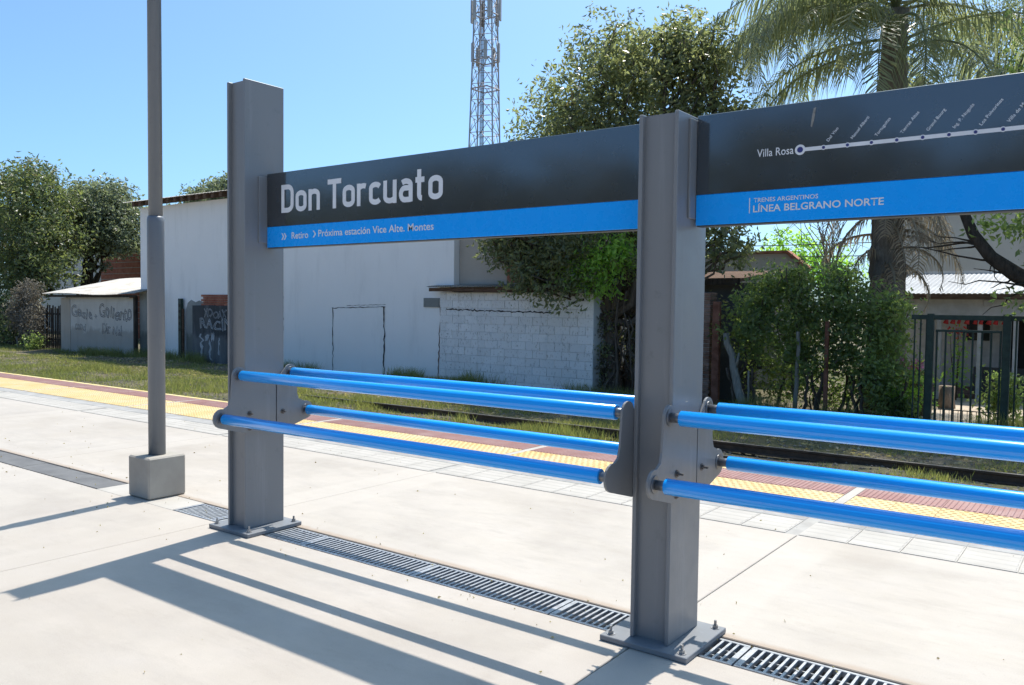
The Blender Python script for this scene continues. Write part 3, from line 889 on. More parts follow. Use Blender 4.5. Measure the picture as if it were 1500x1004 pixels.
def hexbolt(m, x, y, z, axis, r, h, stud=0.0, sgn=1):
    pts = [(r * math.cos(k * PI / 3), r * math.sin(k * PI / 3)) for k in range(6)]
    big = [(r * 1.55 * math.cos(k * PI / 6), r * 1.55 * math.sin(k * PI / 6)) for k in range(12)]
    if axis == 'x':
        m.prism([(y + a, z + b) for a, b in big], 'x', x, x + sgn * 0.003)
        m.prism([(y + a, z + b) for a, b in pts], 'x', x + sgn * 0.003, x + sgn * h)
        if stud: m.prism([(y + a * .5, z + b * .5) for a, b in pts], 'x', x + sgn * h, x + sgn * (h + stud))
    else:
        m.prism([(x + a, y + b) for a, b in big], 'z', z, z + 0.003)
        m.prism([(x + a, y + b) for a, b in pts], 'z', z + 0.003, z + h)
        if stud: m.prism([(x + a * .5, y + b * .5) for a, b in pts], 'z', z + h, z + h + stud)

def make_post(x, top, label, sides):
    root = empty('sign_post', (x, 0, 0), label, 'post', 'steel posts carrying the signs')
    tf = 0.020
    z0 = 0.028
    MB().box(-PH / 2, -PH / 2 + tf, -PB / 2, PB / 2, z0, top, 0.003).build('flange', M['post'], root)
    MB().box(PH / 2 - tf, PH / 2, -PB / 2, PB / 2, z0, top, 0.003).build('flange', M['post'], root)
    MB().box(-PH / 2 + tf, PH / 2 - tf, -0.136, -0.124, z0, top - 0.004).build('web', M['post'], root)
    MB().box(-PH / 2 + tf, PH / 2 - tf, 0.124, 0.136, z0, top - 0.004).build('web', M['post'], root)
    pl = MB().box(-0.225, 0.225, -0.235, 0.225, 0.002, z0, 0.003).build('base_plate', M['plate'], root)
    for bx in (-0.185, 0.185):
        for by in (-0.195, 0.185):
            m = MB(); hexbolt(m, bx, by, z0, 'z', 0.014, 0.018, 0.022)
            m.build('anchor_bolt', M['bolt'], pl)
    for sgn in sides:
        xa = sgn * PH / 2; xb = xa + sgn * 0.012
        MB().prism(bracket_front(), 'x', xa + sgn * 0.001, xb).build('rail_bracket', M['bracket'], root)
        MB().prism(bracket_back(), 'x', xa + sgn * 0.001, xb).build('rail_bracket', M['bracket'], root)
        for (by, bz) in ((-0.135, 0.835), (-0.135, 0.735), (0.145, 0.825)):
            m = MB(); hexbolt(m, xb, by, bz, 'x', 0.012, 0.012, 0.022, sgn)
            m.build('bolt', M['rust_bolt'], root)
        for (sy, sz) in ((-YU, ZU), (YU, ZU), (-YL, ZL), (YL, ZL)):
            m = MB()
            m.tube([(xb, sy, sz), (xb + sgn * 0.006, sy, sz)], [0.040, 0.040], 20)
            m.tube([(xb + sgn * 0.005, sy, sz), (xb + sgn * 0.09, sy, sz)], [0.0225, 0.0225], 16)
            m.build('rail_stub', M['stub'], root)
        # angle that holds the sign
        m = MB().box(min(xa, xa + sgn * 0.012), max(xa, xa + sgn * 0.012), -0.055, 0.085, S0 + 0.03, S2 - 0.02, 0.002)
        m.build('sign_bracket', M['post'], root)
    return root
make_post(0, 3.125, 'tall grey steel post at the left end of the name sign', (1,))
make_post(PD, 2.497, 'shorter grey steel post between the two sign panels', (-1, 1))
make_post(2 * PD, 2.497, 'grey steel post at the right end of the route map sign', (-1,))

#=================================================================== RAIL TUBES
def rail(x0, x1, y, z, label):
    m = MB()
    R = 0.036
    m.tube([(x0, y, z), (x0 + 0.0025, y, z), (x1 - 0.0025, y, z), (x1, y, z)], [R - 0.0025, R, R, R - 0.0025], 28)
    o = m.build('guard_rail', M['rail_blue'])
    tag(o, label, 'rail', 'blue guard rail tubes')
for i, nm in ((0, 'under the name sign'), (1, 'under the route map sign')):
    a = i * PD + PH / 2 + 0.045; b = (i + 1) * PD - PH / 2 - 0.062
    if i == 1: a += 0.02
    rail(a, b, -YU, ZU, 'upper front blue rail tube %s' % nm)
    rail(a, b, YU, ZU, 'upper rear blue rail tube %s' % nm)
    rail(a, b, -YL, ZL, 'lower front blue rail tube %s' % nm)
    rail(a, b, YL, ZL, 'lower rear blue rail tube %s' % nm)

#=================================================================== SIGNS
SY = 0.010
def sign_body(name, x0, x1, label):
    root = empty(name, (0, 0, 0), label, 'sign')
    MB().box(x0, x1, SY, SY + 0.07, S1 + 0.0005, S2, 0.002).build('panel', M['sign_black'], root)
    MB().box(x0, x1, SY, SY + 0.07, S0, S1 - 0.0005, 0.002).build('blue_band', M['sign_blue'], root)
    MB().box(x0 + 0.004, x1 - 0.004, SY + 0.006, SY + 0.064, S0 - 0.006, S0 + 0.001).build('bottom_edge', M['sign_edge'], root)
    return root
YT = SY - 0.0012
s1 = sign_body('station_name_sign', PH / 2 + 0.014, PD - PH / 2 - 0.014, 'charcoal and blue sign reading Don Torcuato')
stroke_text('letter', 'Don Torcuato', M['sign_white'], s1, 0.272, 1.745, 2.220, 0.190, YT, 0.172)
text_mesh('lettering', 'Retiro', M['sign_white'], s1, 0.381, 0.553, 2.040, 0.044, YT, bold=0.012)
text_mesh('lettering', 'Próxima estación Vice Alte. Montes', M['sign_white'], s1, 0.655, 1.675, 2.044, 0.044, YT, bold=0.012)
def chevron(x, z, w, h, parent, t):
    p = [(x, z + h), (x + t, z + h), (x + w + t, z + h / 2), (x + t, z), (x, z), (x + w, z + h / 2)]
    MB().prism(p, 'y', YT, YT + 0.001).build('chevron', M['sign_white'], parent)
chevron(0.272, 2.036, 0.018, 0.046, s1, 0.012)
chevron(0.297, 2.036, 0.018, 0.046, s1, 0.012)
chevron(0.598, 2.040, 0.022, 0.046, s1, 0.012)

s2 = sign_body('route_map_sign', PD + PH / 2 + 0.014, 2 * PD - PH / 2 - 0.014, 'charcoal and blue route map sign with white line and stations')
text_mesh('lettering', 'Villa Rosa', M['sign_white'], s2, 3.612, 3.775, 2.279, 0.034, YT, bold=0.006)
LZ = 2.293
MB().box(3.81, 2 * PD - 0.3, YT, YT + 0.001, LZ - 0.008, LZ + 0.008).build('route_line', M['sign_white'], s2)
def disc(name, x, z, r, y, mat):
    MB().prism([(x + r * math.cos(k * PI / 14), z + r * math.sin(k * PI / 14)) for k in range(28)], 'y', y, y + 0.001).build(name, mat, s2)
disc('terminus', 3.803, LZ, 0.0225, YT - 0.0006, M['sign_white'])
disc('terminus_dot', 3.803, LZ, 0.0125, YT - 0.0013, M['sign_navy'])
st = ['Del Viso', 'Manuel Alberti', 'Tortuguitas', 'Tierras Altas', 'Grand Bourg', 'Ing. P. Nogués', 'Los Polvorines', 'Villa de Mayo']
sxs = [3.902, 4.000, 4.095, 4.192, 4.288, 4.382, 4.474, 4.566]
lens_ = [0.066, 0.105, 0.085, 0.100, 0.098, 0.106, 0.114, 0.108]
for nme, x, ln in zip(st, sxs, lens_):
    disc('station_ring', x, LZ, 0.0105, YT - 0.0006, M['sign_white'])
    disc('station_dot', x, LZ, 0.0065, YT - 0.0013, M['sign_navy'])
    text_mesh('station_name', nme, M['sign_white'], s2, x + 0.020, x + 0.020 + ln, LZ + 0.022, 0.0125, YT, bold=0.004, rot=math.radians(52))
text_mesh('lettering', 'TRENES ARGENTINOS', M['sign_white'], s2, 3.602, 3.885, 2.079, 0.0185, YT, bold=0.010)
text_mesh('lettering', 'LÍNEA BELGRANO NORTE', M['sign_white'], s2, 3.600, 4.150, 2.035, 0.030, YT, bold=0.016)
MB().box(3.581, 3.585, YT, YT + 0.001, 2.031, 2.100).build('bar_mark', M['sign_white'], s2)
MB().prism([(3.856, 2.465), (3.866, 2.468), (3.860, 2.42), (3.851, 2.385), (3.845, 2.388), (3.850, 2.43)], 'y', YT, YT + 0.001).build('scuff', M['scuff'], s2)

#=================================================================== LAMP POST
lp = empty('lamp_post', (-1.455, 0.095, 0), 'grey stepped lamp post on square concrete block', 'lamp post')
MB().box(-0.155, 0.155, -0.165, 0.165, 0.001, 0.338, 0.012).build('concrete_block', M['concrete_grey'], lp)
m = MB().tube([(0, 0, 0.33), (0, 0, 2.25), (0, 0, 2.285), (0, 0, 2.30)], [0.067, 0.067, 0.066, 0.056], 28)
m.build('lower_pole', M['lamp_pole'], lp)
m = MB().tube([(0, 0, 2.29), (0, 0, 6.0), (0, 0, 6.1)], [0.055, 0.052, 0.045], 28)
m.tube([(0, 0, 6.05), (0.3, 0, 6.3), (0.9, 0, 6.4)], [0.03, 0.03, 0.03], 12)
m.build('upper_pole', M['lamp_pole'], lp)
m = MB().box(0.85, 1.4, -0.13, 0.13, 6.36, 6.44, 0.03)
m.build('lamp_head', M['lamp_pole'], lp)

#=================================================================== RAILWAY TRACK
prof = [(-0.055, 0), (0.055, 0), (0.055, 0.012), (0.012, 0.028), (0.010, 0.085), (0.030, 0.095), (0.030, 0.118), (-0.030, 0.118), (-0.030, 0.095), (-0.010, 0.085), (-0.012, 0.028), (-0.055, 0.012)]
for y, lb in ((6.20, 'rusty track rail nearer the platform edge'), (7.23, 'rusty track rail farther from the platform edge')):
    tr = empty('track_rail', (0, y, GZ + 0.01), lb, 'track rail', 'rails of the track')
    MB().prism(prof, 'x', -90, 22).build('web', M['track_steel'], tr)
    MB().box(-90, 22, -0.026, 0.026, 0.1185, 0.1215).build('running_head', M['track_head'], tr)

#=================================================================== WHITE BUILDING
WX0, WX1 = -22.85, -8.44
wb = empty('white_building', (WX0, 12, GZ), 'long blank white rendered building with rafter ends under its eaves', 'building')
def P(m, name, mat, parent, origin=(0, 0, 0)):
    """build world-space mesh under a parent placed at origin"""
    o = m.build(name, mat, parent)
    o.location = (-origin[0], -origin[1], -origin[2])
    return o
WO = (WX0, 12, GZ)
m = MB()
m.box(WX0, WX1, 12.0, 12.25, GZ - 0.3, 4.86)
m.prism([(12.25, GZ - 0.3), (20, GZ - 0.3), (20, 6.2), (12.25, 4.86)], 'x', WX0, WX0 + 0.25)
m.prism([(12.25, GZ - 0.3), (20, GZ - 0.3), (20, 6.2), (12.25, 4.86)], 'x', WX1 - 0.25, WX1)
P(m, 'wall', M['wall_white'], wb, WO)
def corrugated(x0, x1, y0, z0, y1, z1, pitch=0.076, amp=0.012, th=0.004, sag=0.0, n_per=4):
    n = int((x1 - x0) / pitch * n_per)
    xsx = np.linspace(x0, x1, n + 1)
    zz = amp * np.sin((xsx - x0) / pitch * 2 * PI)
    rows = 5
    V = []
    for r in range(rows):
        t = r / (rows - 1)
        y = y0 + (y1 - y0) * t; z = z0 + (z1 - z0) * t
        sg = sag * np.sin(np.linspace(0, PI * 2.3, n + 1))
        V.append(np.stack([xsx, np.full(n + 1, y), z + zz + sg], 1))
    top = np.concatenate(V); bot = top - np.array([0, 0, th])
    F = []
    for r in range(rows - 1):
        a = r * (n + 1) + np.arange(n)
        F.append(np.stack([a, a + 1, a + n + 2, a + n + 1], 1))
    F = np.concatenate(F)
    off = len(top)
    F2 = F[:, ::-1] + off
    e = np.arange(n); E1 = np.stack([e, e + off, e + 1 + off, e + 1], 1)
    e = np.arange(n) + (rows - 1) * (n + 1); E2 = np.stack([e + 1, e + 1 + off, e + off, e], 1)
    return np_mesh('roof', np.concatenate([top, bot]), np.concatenate([F, F2, E1, E2]))
rf = link('roof', corrugated(WX0 - 0.35, WX1 + 0.2, 11.55, 5.02, 20.3, 6.45, n_per=3), M['sheet'], wb, (-WO[0], -WO[1], -WO[2]))
raf = MB().prism([(11.60, 4.86), (11.62, 4.86), (12.4, 5.0), (12.4, 5.14), (11.60, 5.005)], 'x', -0.075, 0.075).mesh('rafter')
k = 0
x = WX0 + 0.25
while x < WX1 - 0.1:
    link('rafter', raf, M['timber'], wb, (x - WO[0], -WO[1], -WO[2])); x += 0.42
# filled-in doorway: cracks along its edges
def crack_line(p0, p1, w, name, parent, org, y=11.996, n=22, mat='crack'):
    p0 = Vector((p0[0], 0, p0[1])); p1 = Vector((p1[0], 0, p1[1])); d = (p1 - p0).normalized(); q = Vector((-d.z, 0, d.x))
    L = []; Rr = []
    for i in range(n + 1):
        c = p0.lerp(p1, i / n) + q * random.gauss(0, w * 0.25)
        ww = w * random.uniform(0.35, 1.0)
        L.append(c + q * ww / 2); Rr.append(c - q * ww / 2)
    m = MB()
    for i in range(n):
        m.add([(L[i].x, y, L[i].z), (L[i + 1].x, y, L[i + 1].z), (Rr[i + 1].x, y, Rr[i + 1].z), (Rr[i].x, y, Rr[i].z)], [(0, 1, 2, 3)])
    P(m, name, M[mat], parent, org)
P(MB().box(-12.85, -10.86, 11.993, 12.002, GZ, 1.50), 'blocked_doorway', M['wall_white'], wb, WO)
crack_line((-12.86, GZ), (-12.86, 1.50), 0.045, 'door_crack', wb, WO, 11.989)
crack_line((-10.85, GZ), (-10.85, 1.54), 0.055, 'door_crack', wb, WO, 11.989)
crack_line((-12.9, 1.49), (-10.80, 1.54), 0.028, 'door_crack', wb, WO, 11.989)
crack_line((-12.3, 1.56), (-10.80, 1.60), 0.014, 'door_crack', wb, WO, 11.9935)
crack_line((-15.05, GZ), (-15.02, 2.0), 0.035, 'wall_crack', wb, WO, 11.9935)
crack_line((-8.93, GZ), (-8.86, 1.75), 0.05, 'wall_crack', wb, WO, 11.9935, mat='brick_old')
P(MB().box(-9.42, -8.9, 11.97, 11.998, 1.55, 1.78), 'bare_patch', M['weathered'], wb, WO)
# weathered base patch around the old gateway
P(MB().prism([(-20.05, GZ), (-17.2, GZ), (-17.2, 1.50), (-18.9, 1.52), (-19.05, 1.60), (-19.3, 1.66), (-19.5, 1.60), (-19.75, 1.68), (-19.95, 1.58), (-20.05, 1.35)], 'y', 11.985, 11.999), 'damp_patch', M['weathered'], wb, WO)
bk = MB().box(-0.118, 0.118, -0.02, 0.02, -0.032, 0.032, 0.004).mesh('brick')
for r in range(5):
    for c in range(8):
        link('brick', bk, M['brick'], wb, (-19.0 + 0.245 * c + (0.12 if r % 2 else 0) - WO[0], 11.957 + random.uniform(-.004, .004) - WO[1], 1.53 + 0.072 * r - WO[2]))

gp = empty('green_post', (-20.2, 11.9, GZ), 'narrow green post standing against the white wall', 'post')
MB().box(-0.10, 0.06, -0.05, 0.05, -0.1, 2.08, 0.006).build('shaft', M['green_paint'], gp)
for k in range(5):
    MB().box(-0.075, 0.035, -0.057, -0.0505, 1.0 + 0.2 * k, 1.10 + 0.2 * k).build('slot', M['timber_dark'], gp)
MB().box(0.062, 0.12, -0.02, 0.04, -0.1, 1.75).build('timber_stop', M['timber'], gp)

dg = empty('sheet_gate', (-18.5, 11.9, GZ), 'dark flaking sheet gate with white graffiti beside the tall post', 'gate')
for k in range(4):
    MB().box(-1.02 + 0.62 * k, -0.41 + 0.62 * k, -0.02, 0.02, 0.02, 1.86 + 0.01 * (k % 2), 0.003).build('sheet_panel', M['gate_dark'], dg)
text_mesh('graffiti', 'RACIN', M['graffiti_white'], dg, -0.60, 1.15, 1.12, 0.30, -0.0235, outline=0.03, wob=0.1)
text_mesh('graffiti', 'XOOAX', M['graffiti_white'], dg, -0.38, 0.85, 1.48, 0.24, -0.0235, outline=0.022, wob=0.1)
for (x, w, z0, z1) in ((-0.55, 0.20, 0.05, 0.95), (-0.02, 0.13, 0.12, 0.90), (0.42, 0.10, 0.3, 0.85), (-0.30, 0.22, 0.80, 0.88)):
    crack_line((x, z0), (x + 0.03 if w < 0.21 else x + 0.5, z1), w, 'paint_smear', dg, (0, 0, 0), -0.0228, 9, 'graffiti_white')

#=================================================================== BLOCK WALL LEAN-TO
BX0, BX1 = -8.80, -4.36
lt = empty('lean_to', (BX0, 11.9, GZ), 'low white block lean-to with rusty corrugated roof edge', 'outbuilding')
LO = (BX0, 11.9, GZ)
m = MB().box(BX0, BX1, 11.922, 12.08, GZ - 0.2, 1.92)
m.box(BX1 - 0.16, BX1, 12.08, 14.0, GZ - 0.2, 1.92)
P(m, 'mortar_joint', M['block_joint'], lt, LO)
bw, bh = 0.395, 0.19
variants = []
for vnum in range(6):
    v = MB().box(-bw / 2 + 0.004, bw / 2 - 0.004, -0.012, 0.012, -bh / 2 + 0.003, bh / 2 - 0.003, 0.004)
    me = v.mesh('block')
    a = np.empty(len(me.vertices) * 3, np.float32); me.vertices.foreach_get('co', a); a = a.reshape(-1, 3)
    a += rng.normal(size=a.shape) * np.array([0.0025, 0.0015, 0.0025]); me.vertices.foreach_set('co', a.ravel()); me.update()
    variants.append(me)
half = MB().box(-bw / 4 + 0.004, bw / 4 - 0.004, -0.012, 0.012, -bh / 2 + 0.003, bh / 2 - 0.003, 0.004).mesh('block')
nrow = 12; ncol = 11
pw = (BX1 - BX0) / ncol; ph = (1.92 - GZ) / nrow
for r in range(nrow):
    zc = GZ + ph * (r + 0.5)
    off = 0.5 if r % 2 else 0.0
    for c in range(ncol + (1 if off else 0)):
        if off and c in (0, ncol):
            xx = BX0 + pw * 0.25 if c == 0 else BX1 - pw * 0.25
            o = link('block', half, M['block_white'], lt)
        else:
            xx = BX0 + pw * (c + 0.5 - off)
            o = link('block', variants[(r * 5 + c * 3) % 6], M['block_white'], lt)
        o.location = (xx - LO[0], 11.915 - LO[1] + random.uniform(-0.002, 0.002), zc - LO[2])
        o.scale = (pw / bw, 1, ph / bh)
link('roof', corrugated(BX0 - 0.2, BX1 + 0.1, 11.62, 2.055, 12.18, 2.11, pitch=0.076, amp=0.013), M['sheet'], lt, (-LO[0], -LO[1], -LO[2]))
for i, (a, b) in enumerate(((-9.0, -8.25), (-8.24, -7.55), (-7.54, -6.8), (-6.79, -6.0), (-5.99, -5.2), (-5.19, -4.3))):
    z = 1.935 + random.uniform(-0.012, 0.01)
    P(MB().box(a, b, 11.70 - 0.01 * (i % 2), 11.735 - 0.01 * (i % 2), z, 2.028, 0.004), 'fascia_board', M['timber'], lt, LO)
for k in range(6):
    P(MB().box(-8.4 + 0.72 * k, -8.33 + 0.72 * k, 11.736, 11.9, 1.95, 2.03), 'rafter', M['timber'], lt, LO)
crack_line((-8.6, 1.50), (-5.4, 1.46), 0.04, 'wall_crack', lt, LO, 11.898, 60)

bh_ = empty('beige_building', (-8.4, 13.2, GZ), 'stained beige wall behind the low block lean-to', 'building')
BO = (-8.4, 13.2, GZ)
P(MB().box(-8.43, -5.1, 12.2, 12.4, GZ, 3.75).box(-5.3, -5.1, 12.4, 18, GZ, 3.75), 'wall', M['wall_beige'], bh_, BO)
P(MB().box(-8.43, -5.0, 12.1, 18.1, 3.75, 3.87), 'roof', M['concrete_grey'], bh_, BO)
P(MB().box(-6.95, -6.55, 12.192, 12.199, 2.15, 2.6), 'faded_patch', M['terracotta'], bh_, BO)

#=================================================================== SHED AT LEFT
sh = empty('graffiti_shed', (-27.8, 11.6, GZ), 'small dirty white shed with grey graffiti and sheet roof', 'shed')
SO = (-27.8, 11.6, GZ)
P(MB().box(-27.8, -22.62, 11.6, 11.75, GZ - 0.2, 1.72).box(-27.8, -27.65, 11.75, 14.2, GZ - 0.2, 1.8), 'wall', M['shed_wall'], sh, SO)
P(MB().box(-27.82, -27.1, 11.585, 11.598, GZ, 1.70), 'bare_render', M['wall_beige'], sh, SO)
P(MB().box(-22.55, -22.42, 11.55, 11.65, GZ, 1.78), 'dark_slit', M['timber_dark'], sh, SO)  # solid dark strip standing in for the shadowed slit at the shed's end
P(MB().box(-22.40, -21.6, 11.70, 11.85, GZ, 2.02), 'side_panel', M['weathered'], sh, SO)
o = link('roof', corrugated(-28.6, -21.9, 11.25, 1.86, 14.3, 2.52, amp=0.014, sag=0.03), M['sheet'], sh, (-SO[0], -SO[1], -SO[2]))
P(MB().box(-28.4, -22.1, 11.38, 11.44, 1.74, 1.82, 0.01), 'eaves_beam', M['timber_dark'], sh, SO)
def graff(t, x0, x1, z, cap, outl=0.02):
    o = text_mesh('graffiti', t, M['graffiti_dark'], sh, x0, x1, z, cap, 11.596, outline=outl, wob=0.09)
    o.location = (-SO[0], -SO[1], -SO[2])
graff('Gesie', -27.05, -25.45, 0.98, 0.40, 0.022)
graff('+', -25.30, -25.10, 0.92, 0.20, 0.02)
graff('Gollento', -24.98, -22.68, 0.98, 0.46, 0.022)
o = text_mesh('graffiti', 'cond', M['graffiti_dark'], sh, -26.75, -25.95, 0.50, 0.30, 11.596, outline=0.016, wob=0.09); o.location = (-SO[0], -SO[1], -SO[2])
o = text_mesh('graffiti', 'Dir Nal', M['graffiti_dark'], sh, -24.75, -23.4, 0.42, 0.34, 11.596, outline=0.016, wob=0.09); o.location = (-SO[0], -SO[1], -SO[2])

pf = empty('picket_fence', (-32, 11.9, GZ), 'dark wooden picket fence between left tree and shed', 'fence')
for k in range(40):
    h = 1.75 + random.uniform(-0.15, 0.12)
    o = MB().box(-0.045, 0.045, -0.012, 0.012, -0.05, h, 0.003).build('picket', M['timber_dark'], pf, (3.95 - 0.155 * k, random.uniform(-0.01, 0.01), 0))
    o.rotation_euler = (0, random.gauss(0, 0.02), 0)
for z in (0.4, 1.4):
    MB().box(-2.4, 4.05, 0.016, 0.06, z, z + 0.07).build('fence_rail', M['timber_dark'], pf)

#=================================================================== FAR BUILDINGS, LEFT
fb = empty('brick_house', (-39, 20, GZ), 'reddish brick house glimpsed between left tree and white building', 'house')
FO = (-39, 20, GZ)
P(MB().box(-41.2, -33, 20.0, 26, GZ, 4.6), 'wall', M['brick'], fb, FO)
P(MB().box(-41.5, -32.8, 19.7, 26.3, 4.6, 4.8), 'roof', M['terracotta'], fb, FO)
for k in range(14):
    P(MB().box(-41.2, -33, 19.985, 19.998, 0.4 + 0.3 * k, 0.425 + 0.3 * k), 'mortar_course', M['mortar'], fb, FO)
ch_ = empty('cream_house', (-47, 22, GZ), 'cream walled house behind the fork of the second tree', 'house')
CO = (-47, 22, GZ)
P(MB().box(-53, -42.2, 22, 30, GZ, 4.9), 'wall', M['wall_cream'], ch_, CO)
P(MB().box(-53.2, -42.0, 21.8, 30.2, 4.9, 5.05), 'roof', M['concrete_grey'], ch_, CO)
w = P(MB().box(-43.6, -42.7, 21.95, 21.99, 2.4, 3.5), 'window', M['glass'], ch_, CO)
MB().box(-43.72, -43.6, 21.93, 21.99, 2.3, 3.6).box(-42.7, -42.58, 21.93, 21.99, 2.3, 3.6).build('frame', M['frame_white'], w)

#=================================================================== TELECOM TOWER
TC = Vector((-45.8, 60, GZ))
tw = empty('lattice_tower', tuple(TC), 'tall steel lattice telecom tower rising behind the name sign', 'tower')
TH = 40.0
def thalf(z): return max(0.86, 1.59 - 0.0236 * z)
cornersf = lambda z: [Vector((sx * thalf(z), sy * thalf(z), z)) for sx, sy in ((-1, -1), (1, -1), (1, 1), (-1, 1))]
rzt = Matrix.Rotation(math.radians(20), 3, 'Z')
for c in range(4):
    m = MB()
    m.tube([rzt @ cornersf(z)[c] for z in np.linspace(0, TH, 9)], 0.075, 6)
    m.build('leg', M['tower_steel'], tw)
zlev = list(np.arange(0, TH + 0.1, 1.55))
for i in range(len(zlev) - 1):
    a, b = cornersf(zlev[i]), cornersf(zlev[i + 1])
    m = MB()
    for c in range(4):
        d = (c + 1) % 4
        mid = (a[c] + a[d]) / 2
        m.tube([rzt @ a[c], rzt @ a[d]], 0.036, 4)
        midb = (b[c] + b[d]) / 2
        m.tube([rzt @ a[c], rzt @ midb], 0.036, 4)
        m.tube([rzt @ a[d], rzt @ midb], 0.036, 4)
    m.build('bracing', M['tower_red'] if (i // 4) % 2 else M['tower_steel'], tw)
m = MB()
for dx in (-0.25, -0.1, 0.05):
    m.tube([(dx, -0.3, 0), (dx, -0.3, TH)], 0.04, 5)
m.build('feeder_cables', M['wire'], tw)
m = MB().tube([(-0.7, 0.1, 0), (-0.7, 0.1, TH)], 0.035, 4).tube([(-0.3, 0.1, 0), (-0.3, 0.1, TH)], 0.035, 4)
for z in np.arange(0.3, TH, 0.5): m.tube([(-0.7, 0.1, z), (-0.3, 0.1, z)], 0.02, 4)
m.build('ladder', M['tower_steel'], tw)
for zz, R_ in ((30.0, 1.3), (25.6, 1.35), (22.9, 1.4)):
    m = MB()
    for k in range(4):
        a0 = PI / 4 + k * PI / 2; a1 = a0 + PI / 2
        m.tube([(R_ * math.cos(a0), R_ * math.sin(a0), zz), (R_ * math.cos(a1), R_ * math.sin(a1), zz)], 0.07, 5)
    m.build('platform_ring', M['tower_red'], tw)
for zz, R_, n_, h_ in ((30.4, 1.45, 6, 2.2), (26.3, 1.35, 5, 1.8), (35.5, 1.45, 6, 2.2)):
    for k in range(n_):
        a = 2 * PI * k / n_ + 0.35
        x, y = R_ * math.cos(a), R_ * math.sin(a)
        an = MB().box(-0.17, 0.17, -0.08, 0.08, -h_ / 2, h_ / 2, 0.03).build('antenna_panel', M['antenna'], tw, (x, y, zz))
        an.rotation_euler = (0, 0, a + PI / 2)
        MB().tube([(0, 0.16, -h_ * 0.75), (0, 0.16, h_ * 0.6)], 0.045, 5).build('mount_pipe', M['tower_steel'], an)

#=================================================================== RIGHT SIDE: garden, gate and houses
gh = empty('porch_house', (2.5, 17, GZ), 'house with pale metal porch roof behind the green gate', 'house')
HO = (2.5, 17, GZ)
P(MB().box(0.2, 8.0, 16.9, 17.0, 1.42, 1.99).box(0.2, 8.0, 19.4, 19.55, GZ, 2.6), 'wall', M['frame_white'], gh, HO)
link('porch_roof', corrugated(0.5, 8.2, 16.5, 1.99, 19.6, 2.56, pitch=0.10, amp=0.012, n_per=3), M['sheet_white'], gh, (-HO[0], -HO[1], -HO[2]))
P(MB().box(0.5, 8.2, 16.46, 16.50, 1.86, 1.975), 'gutter', M['timber'], gh, HO)
for x in (1.55, 2.35, 3.02, 4.2):
    P(MB().box(x, x + 0.09, 16.9, 16.99, GZ, 1.42), 'porch_post', M['frame_white'], gh, HO)
P(MB().box(0.2, 8.0, 17.0, 19.4, GZ - 0.02, GZ + 0.12), 'porch_floor', M['brick_old'], gh, HO)
w = P(MB().box(1.8, 2.3, 19.36, 19.395, 0.9, 1.6), 'window', M['glass'], gh, HO)
w = P(MB().box(2.6, 3.3, 19.36, 19.395, GZ + 0.12, 1.7), 'dark_doorway', M['dark_room'], gh, HO)  # flat sheet, the shade of the room inside put into its colour
P(MB().box(2.45, 2.62, 16.84, 16.9, 1.72, 1.86, 0.01), 'wall_lamp', M['antenna'], gh, HO)
for z in (0.05, 0.2, 0.35):
    P(MB().box(2.2, 3.3, 17.3 + z, 17.5 + z, GZ + 0.12, z), 'step', M['wall_dark'], gh, HO)
m = MB()
for k in range(9):
    x = 1.72 + 0.14 * k + random.uniform(-.02, .02)
    m.tube([(x, 16.86, 1.33), (x + 0.03, 16.85, 1.45)], [0.05 + random.uniform(-.015, .015), 0.03], 6)
P(m, 'red_garland', M['flower_red'], gh, HO)

h2 = empty('far_beige_house', (1, 23, GZ), 'large pale house rising behind the porch roof', 'house')
O2 = (1, 23, GZ)
P(MB().box(-0.6, 9, 23, 25, GZ, 4.9), 'wall', M['wall_cream'], h2, O2)
P(MB().box(-0.9, 9.3, 22.7, 25.2, 4.9, 5.05), 'roof', M['concrete_grey'], h2, O2)
w = P(MB().box(3.4, 3.9, 22.96, 22.995, 2.6, 3.2), 'window', M['glass'], h2, O2)

gb = empty('white_gable_house', (-3.5, 18, GZ), 'whitish house with sloping top glimpsed above the hedge', 'house')
GO = (-3.5, 18, GZ)
P(MB().prism([(-6.5, GZ), (-1.75, GZ), (-1.75, 2.62), (-2.25, 3.06), (-6.5, 3.06)], 'y', 18, 18.2).box(-6.5, -6.3, 18.2, 23, GZ, 3.0), 'wall', M['wall_cream'], gb, GO)
P(MB().prism([(-6.7, 3.065), (-2.22, 3.065), (-1.68, 2.60), (-1.60, 2.66), (-2.18, 3.13), (-6.7, 3.13)], 'y', 17.9, 18.25), 'roof_edge', M['terracotta'], gb, GO)

sk_ = empty('brown_shack', (-2.4, 14, GZ), 'dark shack with brown roof edge left of the hedge', 'shed')
KO = (-2.4, 14, GZ)
P(MB().box(-3.1, -1.3, 13.4, 13.5, GZ, 2.15), 'wall', M['wall_dark'], sk_, KO)
P(MB().prism([(13.0, 2.16), (16, 2.45), (16, 2.52), (13.0, 2.23)], 'x', -3.3, -1.5), 'roof', M['timber'], sk_, KO)
P(MB().box(-3.3, -1.5, 12.96, 12.995, 2.10, 2.24), 'fascia', M['timber_dark'], sk_, KO)
P(MB().prism([(-1.06, 0.2), (-0.35, 0.2), (-0.40, 0.5), (-0.8, 1.12), (-1.06, 1.15)], 'y', 13.2, 13.24), 'pale_panel', M['antenna'], sk_, KO)
P(MB().box(-1.72, -1.06, 13.22, 13.26, 0.35, 1.45), 'grey_panel', M['wall_dark'], sk_, KO)

